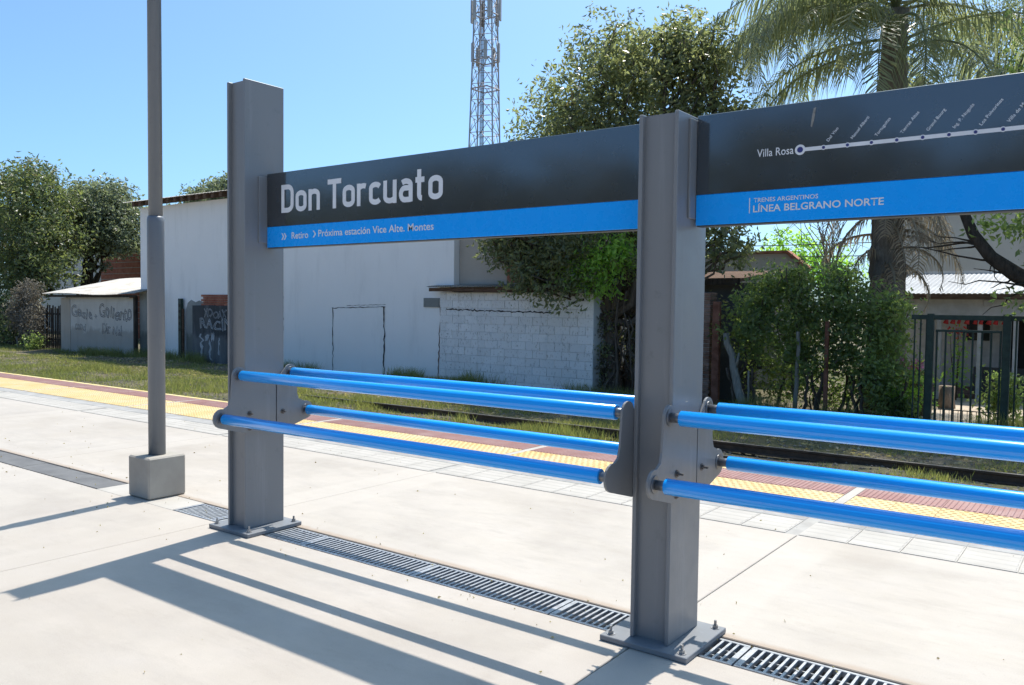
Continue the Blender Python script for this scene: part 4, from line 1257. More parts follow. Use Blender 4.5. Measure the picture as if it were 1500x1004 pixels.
bp_ = empty('brick_pillar', (-1.95, 12.3, GZ), 'rough brick pillar beside the shorter steel post', 'pillar')
MB().box(-0.15, 0.15, -0.14, 0.14, -0.1, 2.28).build('core', M['mortar'], bp_)
bkm = MB().box(-0.085, 0.085, -0.165, 0.165, -0.034, 0.034, 0.006).mesh('brick')
for r in range(29):
    for c in (-1, 1):
        o = link('brick', bkm, M['brick_old'], bp_, (c * 0.088 + random.uniform(-.008, .008), random.uniform(-.01, .01), 0.03 + 0.079 * r))
rp = empty('rusty_post', (-1.62, 12.1, GZ), 'rust brown timber post next to the brick pillar', 'post')
MB().box(-0.075, 0.075, -0.05, 0.05, -0.1, 2.1, 0.008).build('shaft', M['rust_post'], rp)
lg = MB()
branchy(lg, (-0.90, 11.85, GZ - 0.05), (-1.36, 11.95, 1.12), 0.095, 0.06, 7, 0.06, 9)
lg.tube([(-1.12, 11.9, 0.45), (-1.05, 11.86, 0.75)], [0.035, 0.015], 6)
tag(lg.build('leaning_log', M['bark_pale']), 'pale leaning log propped beside the hedge', 'log')
sp = MB(); branchy(sp, (-0.83, 11.8, GZ), (-0.83, 11.8, 0.42), 0.022, 0.018, 4, 0.05, 6)
tag(sp.build('thin_stake', M['bark_pale']), 'thin pale stake right of the leaning log', 'stake')

# green gate and fence
ft = empty('green_gate', (2.1, 11.6, GZ), 'dark green barred metal gate in front of the porch', 'gate')
def vbar(x, z0, z1, hw, name='bar'):
    MB().box(x - hw, x + hw, -hw, hw, z0, z1, 0.003).build(name, M['green_paint'], ft)
vbar(0.24, 0, 1.92, 0.05, 'gate_post'); vbar(1.34, 0, 1.92, 0.055, 'gate_post')
MB().box(-0.05, 3.8, -0.04, 0.04, 1.82, 1.90, 0.004).build('top_rail', M['green_paint'], ft)
MB().box(0.32, 1.27, -0.02, 0.02, 1.62, 1.66, 0.003).build('gate_frame', M['green_paint'], ft)
MB().box(0.32, 1.27, -0.02, 0.02, 0.03, 0.07, 0.003).build('gate_frame', M['green_paint'], ft)
MB().box(0.32, 1.27, -0.012, 0.012, 0.33, 0.345).build('mid_rail', M['green_paint'], ft)
for k in range(8):
    vbar(0.34 + 0.131 * k, 0.02, 1.66, 0.014)
for k in range(14):
    vbar(0.36 + 0.066 * k, 0.02, 0.34, 0.005, 'thin_bar')
for k in range(16):
    vbar(1.47 + 0.14 * k, 0.0, 1.84, 0.013)
for k in range(3):
    vbar(0.0 + 0.09 * k, 0.0, 1.84, 0.012)

pth = link('garden_path', MB().box(2.0, 3.75, 11.7, 16.9, GZ + 0.02, GZ + 0.05).mesh('garden_path'), M['path'])
tag(pth, 'sunlit tan path behind the green gate', None, None, 'structure')
stp = MB(); stp.tube([(0, 0, -0.05), (0, 0, 0.2), (0, 0, 0.44)], [0.17, 0.14, 0.145], 14, jitter=0.06)
tag(stp.build('tree_stump', M['stump'], None, (2.15, 14.6, GZ + 0.05)), 'short cut stump on the path behind the gate', 'stump')
pot = MB().tube([(0, 0, 0), (0, 0, 0.04), (0, 0, 0.3), (0, 0, 0.34)], [0.12, 0.13, 0.19, 0.19], 16).build('flower_pot', M['terracotta'], None, (1.85, 13.1, GZ + 0.3))
tag(pot, 'terracotta flower pot left of the garden path', 'pot')
pm = MB().box(-0.2, 0.2, -0.2, 0.2, 0, 0.28, 0.01).build('pot_stand', M['brick_old'], None, (1.85, 13.1, GZ + 0.01)); tag(pm, 'low brick stand under the terracotta pot', 'stand')
def flower(loc, mat, matl, label, h=0.9, n=14, name='flowering_plant'):
    r_ = empty(name, loc, label, 'plant')
    m = MB()
    for k in range(5):
        m.tube([(0, 0, 0), (random.gauss(0, .08), random.gauss(0, .08), h * .6), (random.gauss(0, .14), random.gauss(0, .1), h)], [0.012, 0.008, 0.004], 5)
    m.build('stem', M['bark'], r_)
    p = rng.normal(size=(n * 8, 3)) * np.array([0.13, 0.1, 0.06]) + np.array([0, 0, h])
    link('blossom', leaves_mesh('blossom', p, 0.055, 1.2), mat, r_)
    p = rng.normal(size=(n * 30, 3)) * np.array([0.16, 0.12, h * 0.26]) + np.array([0, 0, h * 0.5])
    link('foliage', leaves_mesh('foliage', p, 0.09, 2.2), matl, r_)
flower((1.95, 12.6, GZ), M['flower_pink'], M['leaf_lime'], 'pink flowering plant left of the gate', 1.0, 10)
flower((1.85, 13.1, GZ + 0.6), M['flower_red'], M['leaf_hedge'], 'red flowers growing in the terracotta pot', 0.25, 8)
flower((2.05, 16.4, GZ), M['flower_red'], M['leaf_lime'], 'tall red flowering plant at the porch', 1.55, 8)
flower((3.3, 12.8, GZ), M['leaf_hedge'], M['leaf_hedge'], 'leafy green bush right of the garden path', 0.8, 34, 'garden_bush')
flower((1.75, 12.3, GZ), M['leaf_lime'], M['leaf_hedge'], 'low yellow green plant at the hedge foot by the gate', 0.5, 26, 'garden_bush')

#=================================================================== TREES AND SHRUBS
# central tree
ctree = [(-4.5, 12.9, 7.0, 1.35, 1.3, 1.1), (-3.1, 12.9, 6.6, 1.3, 1.3, 1.0), (-5.6, 12.8, 6.0, 1.2, 1.2, 1.0), (-6.35, 12.7, 5.0, 0.85, 1.0, 0.75),
         (-2.35, 12.8, 5.4, 0.9, 1.1, 0.75), (-4.2, 12.9, 5.4, 1.6, 1.4, 1.1), (-1.85, 12.6, 4.6, 0.8, 1.0, 0.6), (-6.2, 11.6, 3.6, 1.0, 0.6, 0.9),
         (-5.3, 11.6, 2.8, 1.15, 0.5, 0.75), (-3.6, 12.5, 3.9, 1.3, 1.1, 0.9), (-2.0, 12.4, 3.2, 0.75, 0.8, 0.55), (-3.9, 12.2, 2.6, 0.9, 0.7, 0.65),
         (-6.6, 11.6, 2.95, 0.55, 0.5, 0.45), (-3.0, 12.9, 7.35, 0.7, 0.7, 0.6), (-2.1, 12.9, 6.45, 0.55, 0.6, 0.5), (-1.5, 12.3, 2.75, 0.45, 0.6, 0.35),
         (-5.7, 11.45, 2.35, 0.7, 0.35, 0.5), (-4.9, 11.45, 2.05, 0.7, 0.35, 0.55), (-6.4, 11.45, 3.2, 0.75, 0.4, 0.7), (-4.5, 11.6, 3.0, 0.9, 0.4, 0.7),
         (-2.3, 12.8, 7.0, 0.7, 0.8, 0.5), (-1.7, 12.7, 5.4, 0.6, 0.7, 0.45)]
make_tree('broadleaf_tree', (-4.15, 12.75, GZ), ctree, 'large glossy dark tree rising behind the name sign', 'trees around the track',
          M['leaf_ficus'], M['bark'], 1450, 28, 0.125, 0.21, 0.20, 1.9, stems=3, elong=2.3, droop=0.6, shell=0.85,
          extra=[('fresh_shoots', [(-4.6, 11.75, 2.35, 0.42, 0.25, 0.28), (-3.75, 11.7, 2.7, 0.5, 0.25, 0.36), (-4.1, 11.7, 2.1, 0.25, 0.2, 0.2)], 150, 16, M['leaf_lime'], 0.11)])
# extra stems and creepers at its foot
cr = empty('creeper_thicket', (-3.9, 12.2, GZ), 'tangle of thin trunks and creepers right of the block wall', 'shrub')
m = MB()
for k in range(16):
    x = -0.35 + 0.14 * k + random.uniform(-.06, .06)
    branchy(m, (x, random.uniform(-.25, .3), -0.05), (x + random.gauss(0, .25), random.uniform(-.3, .3), random.uniform(1.6, 2.6)), random.uniform(0.02, 0.06), 0.015, 6, 0.12, 6)
m.build('stem', M['bark'], cr)
pts = blob_points([(-0.3, 0, 1.0, 0.18, 0.2, 1.0), (0.7, 0.5, 1.2, 0.9, 0.3, 1.1), (1.3, 0.3, 0.6, 0.7, 0.3, 0.6), (1.6, 0.5, 1.8, 0.5, 0.3, 0.6)], 330, 14, 0.12)
link('foliage', leaves_mesh('foliage', pts[0], 0.085, 1.8, out=pts[1]), M['leaf_ficus'], cr)
pts = blob_points([(0.6, 0.5, 0.8, 1.0, 0.3, 0.9), (-0.32, 0.0, 0.9, 0.14, 0.2, 1.0)], 150, 12, 0.12)
link('dry_foliage', leaves_mesh('dry_foliage', pts[0], 0.08, 2.0, out=pts[1]), M['leaf_dry'], cr)

# left trees
lt1 = [(-36.5, 14.2, 6.4, 2.0, 1.8, 1.6), (-34.6, 14.0, 5.7, 1.7, 1.6, 1.5), (-33.3, 13.8, 4.2, 1.5, 1.4, 1.2), (-35.6, 13.8, 4.0, 1.9, 1.5, 1.4), (-38.0, 14.2, 4.6, 2.0, 1.6, 1.9),
       (-32.6, 13.6, 3.0, 1.05, 1.0, 0.8), (-35.0, 13.6, 2.4, 1.6, 1.2, 0.9), (-35.3, 14.1, 7.2, 1.0, 1.0, 0.8), (-37.8, 13.8, 2.4, 1.6, 1.2, 1.2), (-40.5, 14.2, 5.0, 2.0, 1.8, 2.2), (-37.4, 14.1, 7.3, 1.0, 1.0, 0.7)]
make_tree('leafy_tree', (-36.0, 14.2, GZ), lt1, 'big bushy mid green tree at the left edge', 'trees around the track', M['leaf_left'], M['bark_dark'], 1100, 22, 0.19, 0.3, 0.22, 2.2, stems=2, elong=2.2)
lt2 = [(-37.2, 17.2, 6.2, 1.7, 1.5, 1.3), (-35.2, 17.0, 6.3, 1.6, 1.5, 1.2), (-33.6, 16.9, 5.3, 1.4, 1.4, 1.1), (-35.6, 16.8, 4.7, 1.7, 1.4, 1.0), (-37.9, 17, 4.8, 1.3, 1.3, 1.0), (-32.7, 16.9, 4.6, 0.9, 1.0, 0.8), (-34.0, 16.9, 6.4, 1.0, 1.0, 0.7)]
make_tree('round_tree', (-36.4, 17, GZ), lt2, 'dark round crowned tree with forked trunk behind the shed', 'trees around the track', M['leaf_grey'], M['bark_dark'], 1000, 20, 0.17, 0.26, 0.20, 3.4, stems=2, elong=1.8)
pt = empty('pruned_tree', (-35.3, 16.2, GZ), 'leafless pruned trunk with stubby branches behind the shed roof', 'tree')
m = MB()
branchy(m, (0, 0, 0), (0.1, 0, 1.9), 0.16, 0.12, 5, 0.1, 8)
for (a, b) in (((0.05, 0, 1.6), (1.2, 0, 3.3)), ((0.05, 0, 1.4), (-1.1, 0, 3.0)), ((0.7, 0, 2.6), (1.9, 0, 3.6)), ((0.6, 0, 2.4), (0.7, 0, 3.7))):
    branchy(m, a, b, 0.10, 0.05, 4, 0.15, 7)
m.build('trunk', M['bark_dark'], pt)
pts = blob_points([(1.9, 0, 3.6, 0.25, 0.25, 0.2), (0.7, 0, 3.7, 0.2, 0.2, 0.2), (-1.1, 0, 3.1, 0.2, 0.2, 0.15)], 22, 14, 0.1)
link('crown', leaves_mesh('crown', pts[0], 0.12, 1.6, out=pts[1]), M['leaf_grey'], pt)
make_tree('distant_tree', (-31.5, 22, GZ), [(-33.2, 22, 6.4, 2.0, 1.6, 1.5), (-30.2, 22, 6.7, 2.2, 1.6, 1.35), (-27.0, 22, 6.0, 2.0, 1.6, 1.3), (-35.4, 22, 5.6, 1.4, 1.4, 1.2)],
          'crown of a tree showing above the white building roof', 'trees around the track', M['leaf_grey'], M['bark_dark'], 1500, 20, 0.2, 0.25, 0.2, 3.5)
make_tree('cypress_shrub', (-33.1, 18.5, GZ), [(-33.1, 18.5, 1.6, 0.4, 0.4, 1.6), (-33.1, 18.5, 3.0, 0.28, 0.28, 0.6)], 'small dark cypress against the brick house', 'trees around the track', M['leaf_grey'], M['bark_dark'], 120, 20, 0.12, 0.12, 0.06, 1.0, cat='shrub')
dr = make_tree('dry_bush', (-30.6, 11.4, GZ), [(-30.2, 11.5, 0.9, 0.75, 0.4, 0.9), (-31.2, 11.6, 1.1, 0.7, 0.4, 0.9), (-29.6, 11.4, 0.4, 0.5, 0.3, 0.5), (-30.5, 11.6, 1.9, 0.6, 0.4, 0.5)], 'grey dry twiggy bush left of the graffiti shed', None, M['leaf_dry'], M['bark_pale'], 330, 18, 0.10, 0.16, 0.03, 0.5, stems=3, cat='shrub')
make_tree('shade_shrub', (-33.5, 11.9, GZ), [(-33.5, 11.8, 0.7, 1.3, 0.6, 1.0), (-35.6, 12.0, 1.0, 1.4, 0.7, 1.3), (-32.2, 11.7, 0.4, 0.7, 0.5, 0.5), (-38, 12, 1.0, 1.4, .8, 1.3)], 'dark low shrub under the big left tree', None, M['leaf_left'], M['bark_dark'], 420, 16, 0.14, 0.2, 0.04, 0.5, stems=3, cat='shrub')
make_tree('white_flower_bush', (-29.2, 11.2, GZ), [(-29.0, 11.1, 0.0, 0.4, 0.3, 0.3)], 'small leafy bush with pale leaves at the shed corner', None, M['leaf_hedge'], M['bark'], 40, 14, 0.1, 0.14, 0.02, 0.2, cat='shrub')

# hedge shrubs
hedge = [((-0.9, 12.4), [(-0.9, 12.3, 1.35, 0.62, 0.55, 0.75), (-0.55, 12.3, 2.0, 0.5, 0.5, 0.35)], 'leftmost leafy shrub of the hedge beside the leaning log'),
         ((-0.05, 12.5), [(-0.05, 12.4, 1.45, 0.62, 0.6, 0.85), (-0.2, 12.4, 2.25, 0.42, 0.45, 0.35), (0.1, 12.2, 0.7, 0.5, 0.4, 0.5)], 'tallest leafy shrub of the hedge with pale stems'),
         ((0.65, 12.4), [(0.7, 12.35, 1.5, 0.6, 0.55, 0.8), (0.6, 12.4, 2.05, 0.5, 0.45, 0.35), (0.75, 12.2, 0.75, 0.45, 0.35, 0.45)], 'middle right leafy shrub of the hedge before the palm'),
         ((1.35, 12.3), [(1.35, 12.3, 1.15, 0.55, 0.5, 0.85), (1.5, 12.2, 0.4, 0.5, 0.4, 0.6), (1.6, 12.3, 1.6, 0.35, 0.4, 0.4)], 'rightmost leafy shrub of the hedge beside the gate')]
for (bx_, by_), bl, lb in hedge:
    make_tree('hedge_shrub', (bx_, by_, GZ), bl, lb, 'hedge shrubs along the garden', M['leaf_hedge'], M['bark'], 210, 20, 0.085, 0.14, 0.035, 0.8, stems=4, elong=1.7, cat='shrub', shell=0.9)
us = make_tree('shade_undergrowth', (0.2, 12.9, GZ), [(-0.6, 12.8, 0.2, 0.7, 0.3, 0.55), (0.6, 12.9, 0.2, 0.8, 0.3, 0.5), (1.5, 12.8, 0.2, 0.5, 0.3, 0.5)], 'dark twiggy undergrowth beneath the hedge', None, M['leaf_hedge'], M['bark_dark'], 230, 14, 0.085, 0.17, 0.02, 0.3, stems=3, cat='shrub')
m = MB(); branchy(m, (0, 0, 0), (0.02, 0.0, 1.55), 0.045, 0.035, 5, 0.04, 7)
tag(m.build('bare_sapling', M['bark_pale'], None, (0.02, 11.95, GZ)), 'slim pale sapling standing in the hedge middle', 'sapling')
m = MB().box(-0.035, 0.035, -0.03, 0.03, 0, 1.75, 0.004)
tag(m.build('rusty_stake', M['rust_post'], None, (0.57, 11.95, GZ)), 'rusty red stake standing in the hedge', 'stake')

# bright trees behind
make_tree('bright_tree', (-1.0, 27, GZ), [(-1.1, 27, 3.6, 0.8, 0.7, 1.1), (-0.3, 27, 3.4, 0.7, 0.7, 0.9), (-1.0, 27, 4.9, 0.45, 0.5, 1.2), (0.1, 27, 4.2, 0.5, 0.5, 1.0), (-1.7, 27, 3.0, 0.6, 0.6, 0.6)], 'bright lime green tree seen above the hedge', 'trees around the track', M['leaf_lime'], M['bark'], 330, 18, 0.13, 0.16, 0.1, 1.5)
make_tree('pale_far_tree', (-5.2, 30, GZ), [(-6.0, 30, 3.6, 1.2, 0.8, 1.1), (-4.6, 30, 3.3, 1.0, 0.8, 0.9)], 'pale yellow green far tree behind the gable house', 'trees around the track', M['leaf_lime'], M['bark'], 200, 16, 0.16, 0.2, 0.1, 1.5)
fbld = empty('far_grey_block', (-4.5, 50, GZ), 'small grey building far away above the hedge', 'building')
P(MB().box(-7.6, -4.6, 50, 54, GZ, 5.2).box(-6.6, -4.6, 50.5, 54, 5.2, 6.4), 'wall', M['wall_grey'], fbld, (-4.5, 50, GZ))
P(MB().box(-7.0, -6.4, 49.95, 49.99, 3.2, 4.0), 'window', M['glass'], fbld, (-4.5, 50, GZ))

# right tree with the thick limb
rt = empty('gnarled_tree', (4.7, 11.3, GZ), 'gnarled dark tree limb with scattered leaves at the right edge', 'tree')
m = MB()
m.tube([(0, 0, -0.05), (-0.05, 0, 0.8), (-0.2, -0.05, 1.7), (-0.75, -0.2, 2.33), (-1.1, -0.28, 2.52), (-1.45, -0.3, 2.8), (-1.7, -0.3, 3.15), (-1.85, -0.2, 3.5), (-2.0, 0, 4.2)],
       [0.24, 0.22, 0.19, 0.13, 0.12, 0.10, 0.085, 0.07, 0.03], 10, jitter=0.05)
m.tube([(-0.2, -0.05, 1.7), (0.2, 0.1, 2.6), (0.5, 0.3, 4.0), (0.3, 0.4, 5.5)], [0.15, 0.12, 0.09, 0.04], 9, jitter=0.05)
for k in range(14):
    lim = [Vector((-0.75, -0.2, 2.33)), Vector((-1.1, -0.28, 2.52)), Vector((-1.45, -0.3, 2.8)), Vector((-1.7, -0.3, 3.15)), Vector((-1.85, -0.2, 3.5))]
    q_ = random.randint(0, 3); p = lim[q_].lerp(lim[q_ + 1], random.random())
    e = p + Vector((random.gauss(-0.3, 0.4), random.gauss(0, 0.3), random.gauss(-0.1, 0.35)))
    branchy(m, p, e, 0.020, 0.004, 5, 0.18, 5)
m.build('trunk', M['bark_dark'], rt)
pts = blob_points([(-0.75, -0.3, 3.15, 0.55, 0.3, 0.5), (-0.6, -0.4, 2.0, 0.5, 0.25, 0.22), (-1.2, -0.3, 2.15, 0.2, 0.2, 0.12), (-1.3, -0.2, 3.35, 0.55, 0.3, 0.4), (-0.2, -0.3, 3.0, 0.5, 0.3, 0.6), (-0.3, -0.3, 2.2, 0.4, 0.2, 0.3), (0.3, 0.3, 4.2, 1.0, 0.8, 0.9), (-0.3, 0.4, 6.0, 1.2, 1.0, 1.2), (0.8, 0.5, 7.0, 1.3, 1.0, 1.2)], 520, 14, 0.12)
link('crown', leaves_mesh('crown', pts[0], 0.10, 1.8, out=pts[1]), M['leaf_hedge'], rt)
make_tree('back_right_tree', (1.2, 26, GZ), [(-0.6, 26, 9.0, 1.3, 1.2, 1.3), (0.8, 26, 10.2, 1.5, 1.2, 1.4), (2.0, 26, 9.0, 1.4, 1.2, 1.4), (2.7, 26, 10.8, 1.4, 1.2, 1.2), (1.0, 26, 8.2, 1.2, 1.0, 0.9), (3.4, 26, 9.4, 1.2, 1.0, 1.3)],
          'olive grey tree behind the palm at the upper right', 'trees around the track', M['leaf_grey'], M['bark'], 750, 20, 0.12, 0.18, 0.2, 4.0, elong=2.6, shell=0.8)

# palm
pal = empty('palm_tree', (1.1, 14, GZ), 'feathery palm tree with shaggy trunk above the route map sign', 'tree')
m = MB()
zs = np.linspace(0, 7.8, 44)
m.tube([(0.02 * math.sin(z), 0, z) for z in zs], [0.36 - 0.018 * z + 0.03 * (i % 2) for i, z in enumerate(zs)], 14, jitter=0.10)
m.build('trunk', M['bark_palm'], pal)
def frond(az, el0, L, droop, name, mat, width=0.55, n=58, base=(0, 0, 7.9), hang=0.5):
    base = Vector(base)
    pts = []; p = base.copy(); e = el0
    seg = 16
    for i in range(seg + 1):
        pts.append(p.copy())
        d = Vector((math.cos(az) * math.cos(e), math.sin(az) * math.cos(e), math.sin(e)))
        p = p + d * (L / seg)
        e -= droop / seg * (0.4 + 1.4 * i / seg)
    mb = MB()
    mb.tube(pts, [0.035 * (1 - 0.85 * i / seg) for i in range(seg + 1)], 5)
    side = Vector((-math.sin(az), math.cos(az), 0))
    for k in range(n):
        t = 0.10 + 0.90 * k / n
        f = t * seg; i = min(int(f), seg - 1); q = pts[i].lerp(pts[i + 1], f - i)
        tan = (pts[i + 1] - pts[i]).normalized()
        ll = width * (math.sin(PI * min(0.12 + 0.82 * t, 1)) ** 0.6) * random.uniform(0.8, 1.15)
        for sg in (-1, 1):
            d = (side * sg * random.uniform(0.6, 1.0) + tan * 0.55 + Vector((0, 0, random.uniform(-0.15, 0.35)))).normalized()
            m1 = q + d * ll * 0.5 + Vector((0, 0, -hang * ll * 0.12))
            tip = q + d * ll * 0.85 + Vector((random.gauss(0, .03), random.gauss(0, .03), -hang * ll * random.uniform(0.55, 1.0)))
            wv = tan * 0.017
            mb.add([q - wv * .6, q + wv * .6, m1 + wv, m1 - wv, tip], [(0, 1, 2, 3), (3, 2, 4)])
    me = bpy.data.meshes.new(name); me.from_pydata(mb.v, [], mb.f); me.update()
    return link(name, me, mat, pal)
for k in range(25):
    az = 2 * PI * k / 25 + random.uniform(-.12, .12)
    frond(az, random.uniform(0.1, 1.15), random.uniform(3.7, 5.0), random.uniform(1.5, 2.3), 'frond', M['leaf_palm'], 0.75, 84, (0, 0, 7.8 + random.uniform(-.2, .4)), 1.25)
frond(PI * 1.02, 0.42, 4.2, 1.45, 'frond', M['leaf_palm'], 0.75, 90, (0, -0.2, 7.5), 1.3)
frond(PI * 0.95, 0.15, 3.9, 1.5, 'frond', M['leaf_palm'], 0.7, 84, (0, 0.1, 7.3), 1.3)
frond(PI * 1.12, -0.05, 3.4, 1.4, 'frond', M['leaf_palm'], 0.7, 80, (0, 0.1, 7.1), 1.2)
frond(PI * 1.9, 0.2, 3.9, 1.3, 'frond', M['leaf_palm'], 0.7, 84, (0, 0.1, 7.2), 1.2)
frond(PI * 1.75, 0.0, 3.5, 1.3, 'frond', M['leaf_palm'], 0.7, 80, (0, 0.1, 7.0), 1.2)
for k in range(5):
    frond(PI * (1.2 + 0.12 * k) + random.uniform(-.08, .08), random.uniform(0.0, 0.6), random.uniform(2.8, 3.6), random.uniform(1.8, 2.4), 'frond', M['leaf_palm'], 0.7, 76, (0, -0.2, 7.5 + random.uniform(-.3, .2)), 1.2)
for k in range(11):
    az = random.uniform(0, 2 * PI)
    frond(az, random.uniform(-0.5, 0.25), random.uniform(1.8, 2.8), random.uniform(1.0, 1.7), 'dead_frond', M['leaf_palm_dead'], 0.45, 34, (0, 0, random.uniform(3.8, 5.8)), 1.0)
for k in range(12):
    az = random.uniform(PI * 0.8, PI * 2.2)
    frond(az, random.uniform(-0.3, 0.4), random.uniform(1.0, 1.9), random.uniform(1.3, 2.2), 'dead_frond', M['leaf_palm_dead'], 0.3, 22, (0, 0, random.uniform(2.6, 4.2)), 0.9)
# bare twigs left of the palm
tgt = empty('bare_twig_tree', (-0.6, 16, GZ), 'leafless twiggy tree between the dark tree and the palm', 'tree')
m = MB()
branchy(m, (0, 0, 0), (0, 0, 3.0), 0.035, 0.025, 5, 0.1, 7)
for k in range(26):
    z = random.uniform(2.4, 4.2)
    a = random.uniform(0, 2 * PI)
    e = Vector((math.cos(a) * random.uniform(.5, 1.5), math.sin(a) * .7, z + random.uniform(0.6, 2.2)))
    pp = branchy(m, (0, 0, min(z, 3.0)), e, 0.013, 0.005, 5, 0.2, 5)
    for j in range(4):
        e2 = Vector(pp[-2]) + Vector((random.gauss(0, .35), random.gauss(0, .3), random.gauss(.25, .25)))
        branchy(m, pp[-2], e2, 0.007, 0.003, 3, 0.2, 4)
m.build('trunk', M['bark_pale'], tgt)

# overhead wires
for (z0, z1, y, lb) in ((4.05, 4.0, 24, 'upper overhead cable crossing behind the hedge'), (3.75, 3.55, 24.4, 'lower overhead cable crossing behind the hedge')):
    m = MB()
    pts = []
    for i in range(25):
        t = i / 24
        pts.append((-16 + 26 * t, y, z0 + (z1 - z0) * t - 0.5 * math.sin(PI * t) * 0.6))
    m.tube(pts, 0.014, 5)
    tag(m.build('overhead_cable', M['wire']), lb, 'cable')

# trees on the far side of the station, behind the photographer (seen only as reflections)
ordn = ['first', 'second', 'third', 'fourth', 'fifth', 'sixth']
for i, x in enumerate((-34, -26.5, -19, -11.5, -4, 4)):
    h = (0.6, 0.2, 0.9, 0.3, 0.8, 0.1)[i]
    make_tree('street_tree', (x, -24, GZ), [(x, -24, 5.2 + h, 3.0, 2.0, 1.8), (x + 2.6, -24, 4.2 + h, 2.4, 1.8, 1.7), (x - 2.6, -24, 4.0 + h, 2.4, 1.8, 1.8), (x, -23.5, 2.4, 4.0, 1.8, 2.4)],
              'broad tree behind the photographer, %s of six from the left end' % ordn[i],
              'trees behind the photographer', M['leaf_mirror'], M['bark_dark'], 420, 12, 0.45, 0.45, 0.25, 2.0)

#=================================================================== GRASS, LITTER, BALLAST
def vnoise(x, y, s, seed):
    r = np.random.default_rng(seed)
    ph = r.uniform(0, 2 * PI, 8); an = r.uniform(0, 2 * PI, 8); fr = s * r.uniform(0.6, 1.8, 8)
    v = np.zeros_like(x)
    for a, p, f_ in zip(an, ph, fr):
        v += np.sin((x * np.cos(a) + y * np.sin(a)) * f_ + p)
    return v / 8
def blades(name, n, x0, x1, y0, y1, hmin, hmax, thr, label, seed, tuft=5, spread=0.05, dens=None):
    r = np.random.default_rng(seed)
    x = r.uniform(x0, x1, n); y = r.uniform(y0, y1, n)
    keep = vnoise(x, y, 1.1, seed) + 0.5 * vnoise(x, y, 3.3, seed + 1) + r.normal(size=n) * 0.10 > thr
    if dens is not None: keep &= r.random(n) < dens(x, y)
    x = np.repeat(x[keep], tuft) ; y = np.repeat(y[keep], tuft)
    k = len(x)
    x = x + r.normal(size=k) * spread; y = np.clip(y + r.normal(size=k) * spread, 4.45, 11.88)
    z = ground_height(x, y) - 0.005
    h = r.uniform(hmin, hmax, k) * (0.7 + 0.6 * (vnoise(x, y, 2.0, seed + 2) > 0))
    a = r.uniform(0, 2 * PI, k); w = r.uniform(0.004, 0.009, k)
    la = r.uniform(0, 2 * PI, k); ln = h * r.uniform(0.1, 0.7, k)
    v = np.empty((k, 3, 3), np.float32)
    v[:, 0] = np.stack([x - np.cos(a) * w, y - np.sin(a) * w, z], 1)
    v[:, 1] = np.stack([x + np.cos(a) * w, y + np.sin(a) * w, z], 1)
    v[:, 2] = np.stack([x + np.cos(la) * ln, y + np.sin(la) * ln, z + h], 1)
    o = link(name, np_mesh(name, v.reshape(-1, 3), np.arange(k * 3).reshape(k, 3)), M['grass'])
    return tag(o, label, 'grass', None, 'stuff')
blades('grass', 52000, -34, 9, 4.5, 11.85, 0.03, 0.10, 0.10, 'short patchy grass along the track', 11, 5, 0.06, lambda x, y: np.where((y > 9.6) & (x > -9), 0.25, 0.8))
blades('track_grass', 9000, -20, 8, 6.0, 7.6, 0.05, 0.16, 0.12, 'taller grass tufts growing between the track rails', 21, 8, 0.05)
blades('wall_weeds', 5200, -30, 6, 11.2, 11.85, 0.06, 0.30, 0.06, 'weeds growing along the foot of the walls', 31, 7, 0.06)
blades('left_lawn', 30000, -45, -9, 4.5, 9.5, 0.02, 0.06, -0.15, 'short lawn strip beside the far platform edge', 41, 4, 0.08)
n = 9000
lx = rng.uniform(-26, 8, n); ly = rng.uniform(7.4, 11.9, n)
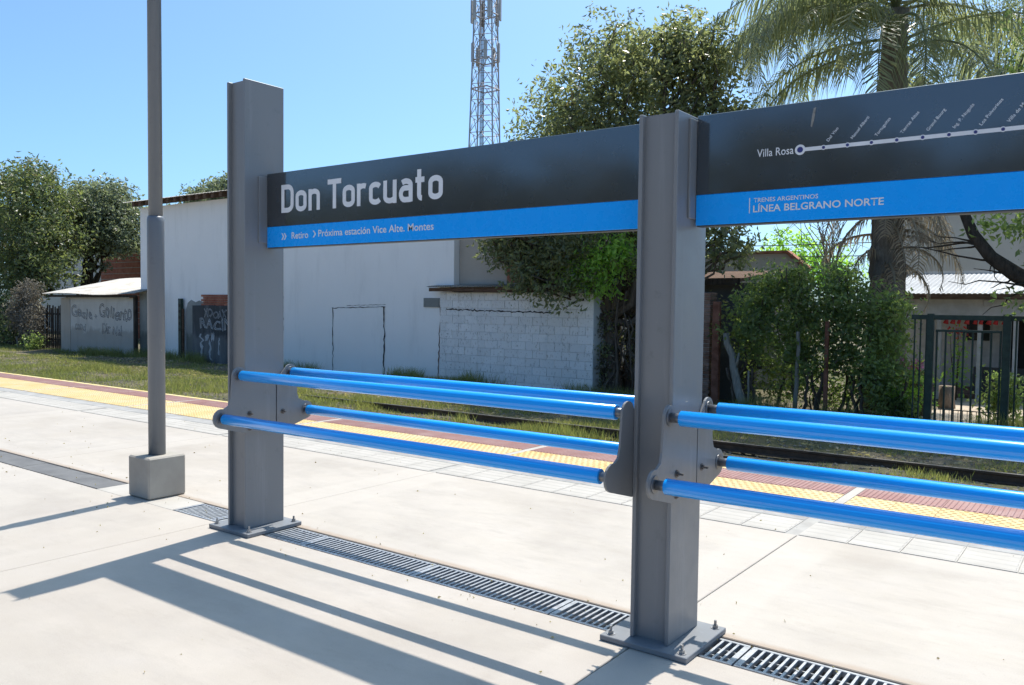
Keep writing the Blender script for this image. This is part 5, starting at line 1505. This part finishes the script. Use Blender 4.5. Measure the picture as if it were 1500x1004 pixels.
kk = vnoise(lx, ly, 0.9, 77) + rng.normal(size=n) * 0.2 > -0.02
lx, ly = lx[kk], ly[kk]
c = np.stack([lx, ly, ground_height(lx, ly) + 0.012], 1)
tag(link('leaf_litter', leaves_mesh('leaf_litter', c, 0.07, 1.6, 0, flat=0.15), M['litter']), 'fallen dry leaves under the trees', 'litter', None, 'stuff')
ico = [(0, 0, 1), (0.9, 0, 0.2), (0.1, 0.85, 0.25), (-0.8, 0.2, 0.2), (0, -0.9, 0.2), (0.2, 0.1, -0.6)]
icf = np.array([(0, 1, 2), (0, 2, 3), (0, 3, 4), (0, 4, 1), (5, 2, 1), (5, 3, 2), (5, 4, 3), (5, 1, 4)])
n = 12000
sx_ = rng.uniform(-30, 9, n); sy_ = np.concatenate([rng.normal(6.7, 0.9, n * 2 // 3), rng.uniform(4.5, 11.5, n - n * 2 // 3)])
sy_ = np.clip(sy_, 4.42, 11.8)
sc_ = rng.uniform(0.010, 0.034, n)
ang = rng.uniform(0, 2 * PI, n)
base = np.array(ico)[None] * (1 + 0.25 * rng.normal(size=(n, 6, 3)))
ca, sa = np.cos(ang)[:, None], np.sin(ang)[:, None]
bx2 = base[..., 0] * ca - base[..., 1] * sa; by2 = base[..., 0] * sa + base[..., 1] * ca
v = np.stack([bx2, by2, base[..., 2] * 0.7], -1) * sc_[:, None, None] + np.stack([sx_, sy_, ground_height(sx_, sy_)], 1)[:, None, :]
f = (icf[None] + (np.arange(n) * 6)[:, None, None]).reshape(-1, 3)
tag(link('ballast', np_mesh('ballast', v.reshape(-1, 3), f), M['stone']), 'loose stones scattered along the track', 'gravel', None, 'stuff')

n = 420
dx_ = rng.uniform(-9, 6.5, n); dy_ = np.where(rng.random(n) < 0.45, rng.normal(0.03, 0.35, n), rng.uniform(-2.5, 4.2, n))
c = np.stack([dx_, dy_, np.full(n, 0.006)], 1)
tag(link('platform_debris', leaves_mesh('platform_debris', c, 0.016, 1.7, 0, flat=0.2), M['litter']), 'tiny dry leaf bits and grit on the platform', 'debris', None, 'stuff')
